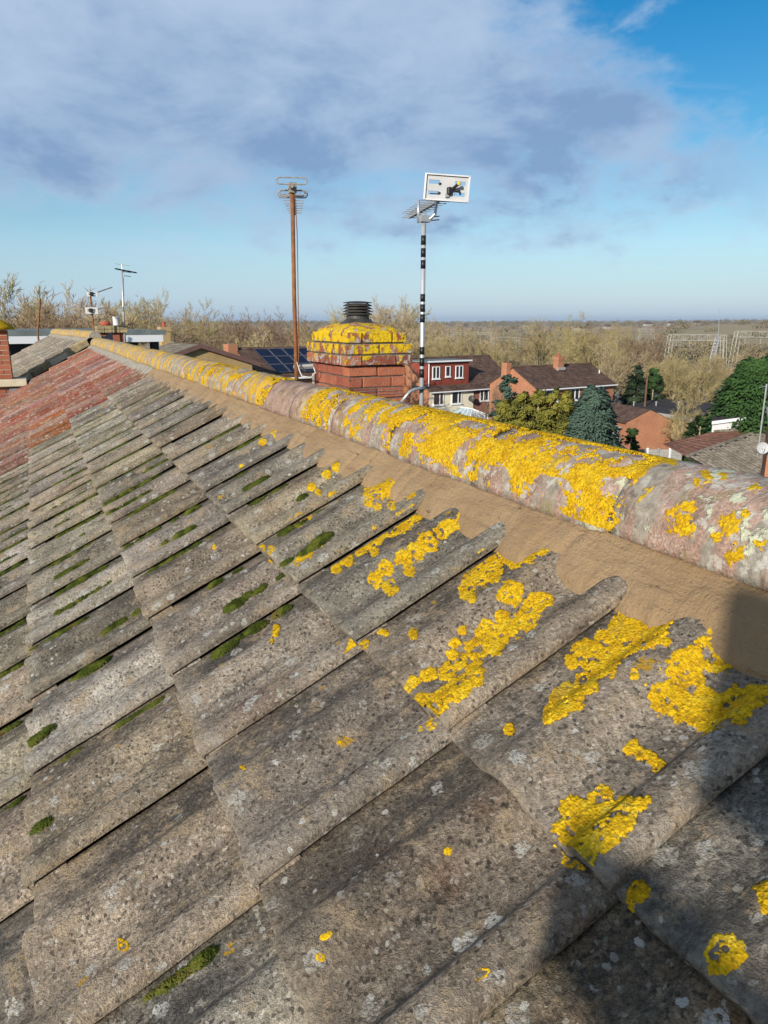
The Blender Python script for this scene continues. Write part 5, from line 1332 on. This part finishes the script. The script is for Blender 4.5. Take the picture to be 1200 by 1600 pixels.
# ------------------------------------------------------------------ far left: third roof, stacks, aerials
def third_roof():
    rot = R_(4.4)
    F3 = Matrix.Translation((RIDGE_X, YC+.35, 0)) @ Matrix.Rotation(rot, 4, 'Z') @ Matrix.Translation((-RIDGE_X, -(YC+.35), .10))
    root = empty('terraced_house', (0, 0, 0)); tag(root, 'grey tiled roof end with tan mortar verge beyond the red tiles', 'house')
    y0 = YJ0+(C_LAST+2)*W; c0 = C_LAST+2; c1 = c0+17; y1 = YJ0+(c1+1)*W
    b = roof_body('roof', y0, y1, root, F3)
    lay_tiles(b, c0, c1, 0, 4, frame=F3)
    lay_ridge(root, y0, 13, F3, 3)
    ridge_bed('mortar_bedding', y0, y1, MT_OLDMORT, root, 61, frame=F3, amp=.5, step=.03)
    bpy.context.view_layer.update()
    # verge: undercloak and mortar fillet stepping down course by course, dark soffit below
    for r in range(6):
        s1 = S0-(r-1)*G+(.02 if r else .05); s0 = S0-r*G-.01
        m = MB(); p = [F3 @ rpt(y, s, h) for h in (-.055, .030) for (y, s) in ((y0-.045, s0), (y0+.02, s0), (y0+.02, s1), (y0-.045, s1))]
        m.add(p, [(0, 1, 2, 3), (4, 7, 6, 5), (0, 4, 5, 1), (1, 5, 6, 2), (2, 6, 7, 3), (3, 7, 4, 0)]); m.build('verge_mortar', MT_CREAM if r % 2 else MT_STONE, root)
        m = MB(); m.tube([F3 @ rpt(y0+.03, s0, .046), F3 @ rpt(y0+.03, s1, .034)], .028, 8); m.build('verge_tile', MT_STONE, root)
    m = MB(); a, b_ = F3 @ rpt(y0-.02, S0+.85, -.06), F3 @ rpt(y0-.02, S0-5.2*G, -.06)
    m.prism([a, b_, b_-Vector((0, 0, .34)), a-Vector((0, 0, .34))], (0, .05, 0)); m.build('bargeboard', MT_DKWALL, root)
    m = MB(); m.box((RIDGE_X-3.0, y0+.1, ground_z(0, 15)-1), (RIDGE_X+3.2, y1-.1, CZ-2.25), F3); m.build('wall', MT_FB_RED, root)
third_roof()
def walls_below():
    for h_, a, b in ((house, YA, YB), (house2, YB, YC)):
        m = MB(); lo = rpt(0, EAVE_S+.25); m.box((lo.x, a+.02, -1), (2*RIDGE_X-lo.x, b-.02, lo.z-.05)); m.build('wall', MT_FB_RED, h_)
walls_below()
def left_stack():
    """brick stack on the front slope at the far end, cut by the picture's edge"""
    P = at(20, 592, 13.2); x1, y0 = P.x, P.y; zt = at(18, 513, 13.2).z; zl = at(10, 604, 13.2).z; zb = at(0, 640, 13.0).z-.3
    root = empty('chimney', (0, 0, 0)); tag(root, 'brick chimney stack cut by the left edge with a cream ledge and lead flashing', 'chimney')
    w, d = .665, .44
    m = MB(); m.box((x1-w+.012, y0+.012, zb), (x1-.012, y0+d-.012, zt-.02)); m.build('mortar_joints', MT_CREAM, root)
    z = zb; i = 0
    while z < zt-.07: brick_ring(root, x1-w, x1, y0, y0+d, z, i % 2, MT_BRICK2); z += .0755; i += 1
    m = MB(); m.bbox((x1-w-.1, y0-.10, zl), (x1+.20, y0+d+.05, zl+.115), .01); m.build('ledge', MT_CREAM, root)
    m = MB(); a = at(0, 641, 12.95); q = [Vector((x1-w-.05, y0-.03, zb-.1)), Vector((x1+.10, y0-.03, zb+.05)), Vector((x1+.12, y0-.03, zl-.02)), Vector((x1-.06, y0-.03, zl-.02)), Vector((x1-.20, y0-.03, zb+.16)), Vector((x1-w-.05, y0-.03, zb+.08))]
    m.prism(q, (0, .022, 0)); m.build('lead_flashing', MT_LEAD, root)
    m = MB(); m.lathe([(.34, 0), (.30, .05), (.20, .12), (.10, .17), (.02, .19)], (x1-w/2+.12, y0+d/2, zt-.02), 18); m.build('flaunching', MT_LICHEN, root, True)
left_stack()
def far_stack():
    P = at(172, 504, 15.2); zt = at(172, 508.5, 15.2).z
    root = empty('chimney', (0, 0, 0)); tag(root, 'low lichened stack with a red and a silver pot beyond the ridge end', 'chimney')
    M = Matrix.Translation((P.x, P.y, 0)); q = random.Random(2)
    m = MB(); m.box((-.20, -.20, zt-.95), (.24, .24, zt-.135), M); m.build('stack', MT_BRICK2, root)
    for k in range(2):
        for j in range(4):
            a = -.27+j*.14; m = MB(); m.bbox((a, -.27, zt-.134+k*.066), (a+.134, .29, zt-.072+k*.066), .008, M @ Matrix.Rotation(q.uniform(-.02, .02), 4, 'Z')); m.build('cap_stone', MT_STONE, root)
    m = MB(); m.lathe([(.058, 0), (.062, .01), (.060, .14), (.066, .15), (.066, .16)], (P.x+.11, P.y, zt), 14); m.build('flue_pot', MT_POT, root, True)
    m = MB(); m.lathe([(.09, 0), (.095, .05), (.075, .06), (.07, .075)], (P.x-.08, P.y+.05, zt), 14); m.build('clay_pot', MT_REDPOT, root, True)
far_stack()
def far_aerials():
    # tall grey mast with dark elements
    b, t = at(194, 540, 15.0), at(191.0, 421, 15.0); O = Vector((t.x, t.y, b.z)); root = empty('television_aerial', O); tag(root, 'tall thin grey mast with a small dark aerial beyond the ridge end', 'aerial')
    L = t.z-b.z; lean = at(194, 540, 15.0)-O; m = MB(); m.tube([(lean.x, lean.y, -.5), (lean.x*.5, lean.y*.5, L*.5), (0, 0, L)], .021, 8); m.build('mast', MT_STEEL, root, True)
    sd = Vector(RT.tolist()); fw = Vector((math.sin(YAW), math.cos(YAW), 0)); up = Vector((0, 0, 1)); tp = Vector((0, 0, L))
    m = MB(); m.tube([tp-sd*.06-fw*.2, tp+sd*.16+fw*.3-up*.04], .013, 6); m.build('boom', MT_BLACK, root)
    for (dz, a, c) in ((.09, -.13, .03), (-.02, -.07, .14), (-.05, .02, .16), (-.12, .02, .15), (.07, .03, .14)):
        m = MB(); m.tube([tp+up*(dz+.012)+sd*a, tp+up*(dz-.006)+sd*c], .006, 5); m.build('element', MT_BLACK if dz < .05 else MT_STEEL, root)
    m = MB(); m.tube([tp, tp+up*.09], .010, 6); m.build('stub', MT_STEEL, root)
    m = MB(); m.tube([tp+sd*.02-up*.0, tp+sd*.02-up*.13], .008, 5); m.build('stub', MT_STEEL, root)
    # rusty pole with two white-plate aerials
    b, t = at(147.5, 525, 14.6), at(141, 460, 14.6); O = b.copy(); root = empty('television_aerial', O); tag(root, 'leaning rusty pole carrying two aerials with small white reflectors', 'aerial')
    top = t-O; m = MB(); m.tube([(0, 0, -.4), (0, 0, 0), top], .016, 8); m.build('pole', MT_RUST, root, True)
    for (cx, cy, w, h, ex, ey) in ((144, 459.5, .100, .038, 175, 449), (143, 485, .112, .055, 166, 481)):
        c = at(cx, cy, 14.5)-O; e = at(ex, ey, 15.4)-O
        for (u0, u1, v0, v1) in ((-w, w, h*.45, h), (-w, w, -h, -h*.45), (-w, -w*.62, -h*.45, h*.45), (w*.62, w, -h*.45, h*.45), (-w*.2, w*.2, -h*.45, h*.45)):
            m = MB(); m.prism([c+sd*u0+up*v0, c+sd*u1+up*v0-up*.004, c+sd*u1+up*v1-up*.004, c+sd*u0+up*v1], fw*.012); m.build('reflector_plate', MT_PLATE, root)
        m = MB(); m.tube([c, e], .010, 6); m.build('boom', MT_OXID if cy > 470 else MT_RUST, root)
        m = MB(); m.bbox((-.03, -.03, -.035), (.03, .03, .035), .008, Matrix.Translation(c-fw*.03)); m.build('dipole_box', MT_BLACK, root)
        for k in range(6): q = c.lerp(e, .25+.13*k); m = MB(); m.tube([q-sd*.05-up*.01, q+sd*.05+up*.01], .004, 4); m.build('director', MT_OXID, root)
    # plain thin pole far left
    b, t = at(59, 520, 24), at(63, 466, 24); root = empty('post', b); tag(root, 'thin leaning rusty pole standing above the flat grey roof', 'pole'); m = MB(); m.tube([Vector((0, 0, -1)), (0, 0, 0), t-b], .03, 6); m.build('shaft', MT_RUST, root)
far_aerials()

# ------------------------------------------------------------------ railway gantries, lattice mast, drums, poles
def gantry(label, p0, p1, top0, h, base):
    root = empty('railway_gantry', (0, 0, 0)); tag(root, label, 'gantry', 'overhead line gantries along the railway')
    a = Vector((p0.x, p0.y, top0)); b = Vector((p1.x, p1.y, top0)); u = (b-a).normalized(); v = Vector((-u.y, u.x, 0)); L = (b-a).length; r = .075
    m = MB()
    for w in (-.6, .6):
        for z in (0, -h): m.tube([a+v*w+Vector((0, 0, z)), b+v*w+Vector((0, 0, z))], r, 4)
    m.build('chord', MT_PAINTSTEEL, root)
    n = max(4, int(L/1.9)); m = MB()
    for i in range(n):
        for w in (-.6, .6):
            x0, x1 = a.lerp(b, i/n)+v*w, a.lerp(b, (i+1)/n)+v*w; dn = Vector((0, 0, -h))
            m.tube([x0, x1+dn] if i % 2 else [x0+dn, x1], r*.6, 4); m.tube([x0, x0+dn], r*.6, 4)
    m.build('lacing', MT_PAINTSTEEL, root)
    for e, sg in ((a, -1), (b, 1)):
        m = MB(); zb = base-top0
        for w in (-.6, .6):
            for k in (0, 1): m.tube([e+v*w+u*(k*-sg*.9), e+v*w*1.6+u*(sg*(.9-k*.9))+Vector((0, 0, zb))], r*1.15, 4)
        nn = 8
        for i in range(nn): f0, f1 = i/nn, (i+1)/nn; m.tube([e+v*-.7+Vector((0, 0, zb*f0)), e+v*.7+Vector((0, 0, zb*f1))], r*.55, 4)
        m.build('leg', MT_PAINTSTEEL, root)
    for i in range(4):
        c = a.lerp(b, .15+.23*i)+Vector((0, 0, -h)); m = MB(); m.tube([c, c+Vector((0, 0, -1.6))], .07, 4); m.tube([c+Vector((0, 0, -1.4)), c+Vector((0, 0, -1.1))+u*1.2], .05, 4); m.build('insulator', MT_CONC, root)
def gantry_px(label, xa, xb, ytop, d0, d1, h=1.5):
    p0, p1 = at(xa, 504, d0), at(xb, 504, d1); z = at((xa+xb)/2, ytop, (d0+d1)/2).z; gantry(label, p0, p1, z, h, ground_z(p0.x, p0.y)-1)
gantry_px('pale steel railway gantry with lattice beam behind the lattice mast', 1048, 1136, 523, 212, 205, 1.45)
gantry_px('nearer pale railway gantry running out of frame at the right', 1152, 1262, 518, 198, 190, 1.35)
gantry_px('small distant railway gantry left of centre behind the brown roof', 770, 812, 527, 330, 322, 1.4)
gantry_px('faint distant railway gantry above the wood to the right of the striped mast', 700, 770, 519, 430, 420, 1.4)
gantry_px('small distant railway gantry on the brown field left of the lattice mast', 1000, 1022, 514, 420, 415, 1.4)
def lattice_mast():
    d = 96; b = on_ground(1107, d); t = at(1122, 526, d); L = t-b
    root = empty('lattice_mast', (0, 0, 0)); tag(root, 'slender leaning lattice mast with a whip on top above the trees', 'mast')
    rb, rt_ = .48, .26; legs = []
    for k in range(3):
        a = 2.094*k+.4; o = Vector((math.cos(a), math.sin(a), 0)); legs.append((b+o*rb, t+o*rt_)); m = MB(); m.tube([b+o*rb, t+o*rt_], .055, 5); m.build('leg', MT_STEEL, root)
    m = MB(); n = 26
    for i in range(n):
        for k in range(3): p, q = legs[k], legs[(k+1) % 3]; m.tube([p[0].lerp(p[1], i/n), q[0].lerp(q[1], (i+1)/n)], .03, 4); m.tube([p[0].lerp(p[1], i/n), q[0].lerp(q[1], i/n)], .025, 4)
    m.build('lacing', MT_STEEL, root)
    m = MB(); w = at(1125, 482, d); m.tube([t-Vector((0, 0, .5)), t.lerp(w, .4), w], [.05, .03, .015], 5); m.build('whip', MT_STEEL, root)
    for (px, py, r, lab) in ((1116, 612.5, .75, 'upper pale blue metal drum beside the foot of the mast'), (1114, 627, .95, 'lower round faced pale drum beside the foot of the mast')):
        c = at(px, py, d-3); ax = Vector((.75, -.6, -.05)).normalized(); dr = empty('metal_drum', (0, 0, 0)); tag(dr, lab, 'tank')
        a_ = ax.cross(Vector((0, 0, 1))).normalized(); b_ = a_.cross(ax); m = MB(); V = []; F = []
        for (f, rr) in ((-1.3, r*.9), (-1.25, r), (-.5, r), (-.45, r*1.05), (-.35, r), (.9, r), (.95, r*1.06), (1.15, r*1.06), (1.2, r*.7), (1.12, r*.3)):
            for k in range(16): q = 6.283*k/16; V.append(c+ax*f+a_*(rr*math.cos(q))+b_*(rr*.8*math.sin(q)))
        for i in range(9):
            for k in range(16): F.append((i*16+k, i*16+(k+1) % 16, (i+1)*16+(k+1) % 16, (i+1)*16+k))
        F += [tuple(range(16))[::-1], tuple(range(144, 160))]; m.add(V, F); m.build('shell', material('drum_paint', mottled((.42, .50, .57), (.56, .62, .67), 1), .5), dr)
        m = MB(); m.tube([c-Vector((0, 0, r*.7)), Vector((c.x, c.y, ground_z(c.x, c.y)-.5))], .18, 6); m.build('stand', MT_STEEL, dr)
lattice_mast()
p = on_ground(1019, 74); t = at(1019, 588, 74); root = empty('timber_post', p); tag(root, 'brown timber pole behind the dark flat roof', 'pole'); m = MB(); m.tube([(0, 0, -.5), (0, 0, t.z-p.z)], [.10, .08], 8); m.build('shaft', MT_TIMBER, root)
for (px, py, d, lab) in ((1050, 618, 330, ''),): pass
def far_buildings():
    q = random.Random(3)
    for (px, d, L, lab) in ((905, 900, 26, 'long pale farm building on the far hillside above the wood'), (948, 1000, 16, 'small white building on the distant hillside'), (1088, 1150, 20, 'pale building near the skyline left of the mast top'), (1010, 1250, 24, 'faint building on the skyline among distant trees'), (1048, 1200, 14, 'tiny pale house on the skyline left of the whip aerial')):
        p = on_ground(px, d); M = house_frame(p, R_(q.uniform(75, 100))); root = empty('distant_building', (0, 0, 0)); tag(root, lab, 'building')
        m = MB(); L *= .55; m.box((0, 0, -2), (L, 7, 3.2), M); m.build('wall', MT_CONC, root)
        m = MB(); m.prism([M @ Vector(v) for v in ((-.5, -.6, 3.21), (-.5, 7.6, 3.21), (-.5, 3.5, 5.6))], M.to_3x3() @ Vector((L+1, 0, 0))); m.build('roof', MT_ROOF_BROWN, root)
far_buildings()

# ------------------------------------------------------------------ unseen boards added behind us, shaped to throw the shade at lower right
def shade_caster():
    root = empty('shade_caster', (0, 0, 0)); tag(root, 'added unseen boards and tubes behind the viewer that cast the lower right shade', 'shade_caster'); X = -1.8
    for (y0, y1, z0, z1) in ((-4.2, -1.330, .555, .822), (-4.4, -1.175, .335, .465), (-4.4, -1.20, .08, .298)):
        m = MB(); m.bbox((X-.019, y0, CZ+z0), (X+.019, y1, CZ+z1), .004); m.build('shade_board', MT_BOARD, root)
    for y in (-1.62, -3.7):
        for x, zt in ((X-.05, .80), (X-1.15, -1.6)): m = MB(); m.tube([(x, y, -.3), (x, y, CZ+zt)], .0242, 10); m.build('caster_post', MT_STEEL, root, True)
        m = MB(); m.tube([(X+.1, y+.05, CZ-1.95), (X-1.3, y+.05, CZ-1.95)], .0242, 10); m.build('caster_bar', MT_STEEL, root, True)
    for k in range(4): m = MB(); m.bbox((X-1.12+k*.235, -4.4, CZ-1.92), (X-.90+k*.235, -1.2, CZ-1.882), .004); m.build('caster_deck', MT_BOARD, root)
MT_BOARD = material('caster_wood', mottled((.20, .14, .085), (.34, .25, .16), 5))
shade_caster()
# ------------------------------------------------------------------ moist air
def haze():
    m = MB(); m.box((-5200, -5200, -30), (5200, 5200, CZ+34)); o = m.build('haze', None); o['kind'] = 'stuff'; o['label'] = 'thin pale blue haze lying over the valley'
    mt = bpy.data.materials.new('haze'); mt.use_nodes = True; t = mt.node_tree; t.nodes.clear()
    v = t.nodes.new('ShaderNodeVolumePrincipled'); v.inputs['Density'].default_value = .00013; v.inputs['Color'].default_value = (.62, .75, .95, 1); v.inputs['Anisotropy'].default_value = .2
    out = t.nodes.new('ShaderNodeOutputMaterial'); t.links.new(v.outputs[0], out.inputs['Volume']); o.data.materials.append(mt)
haze()
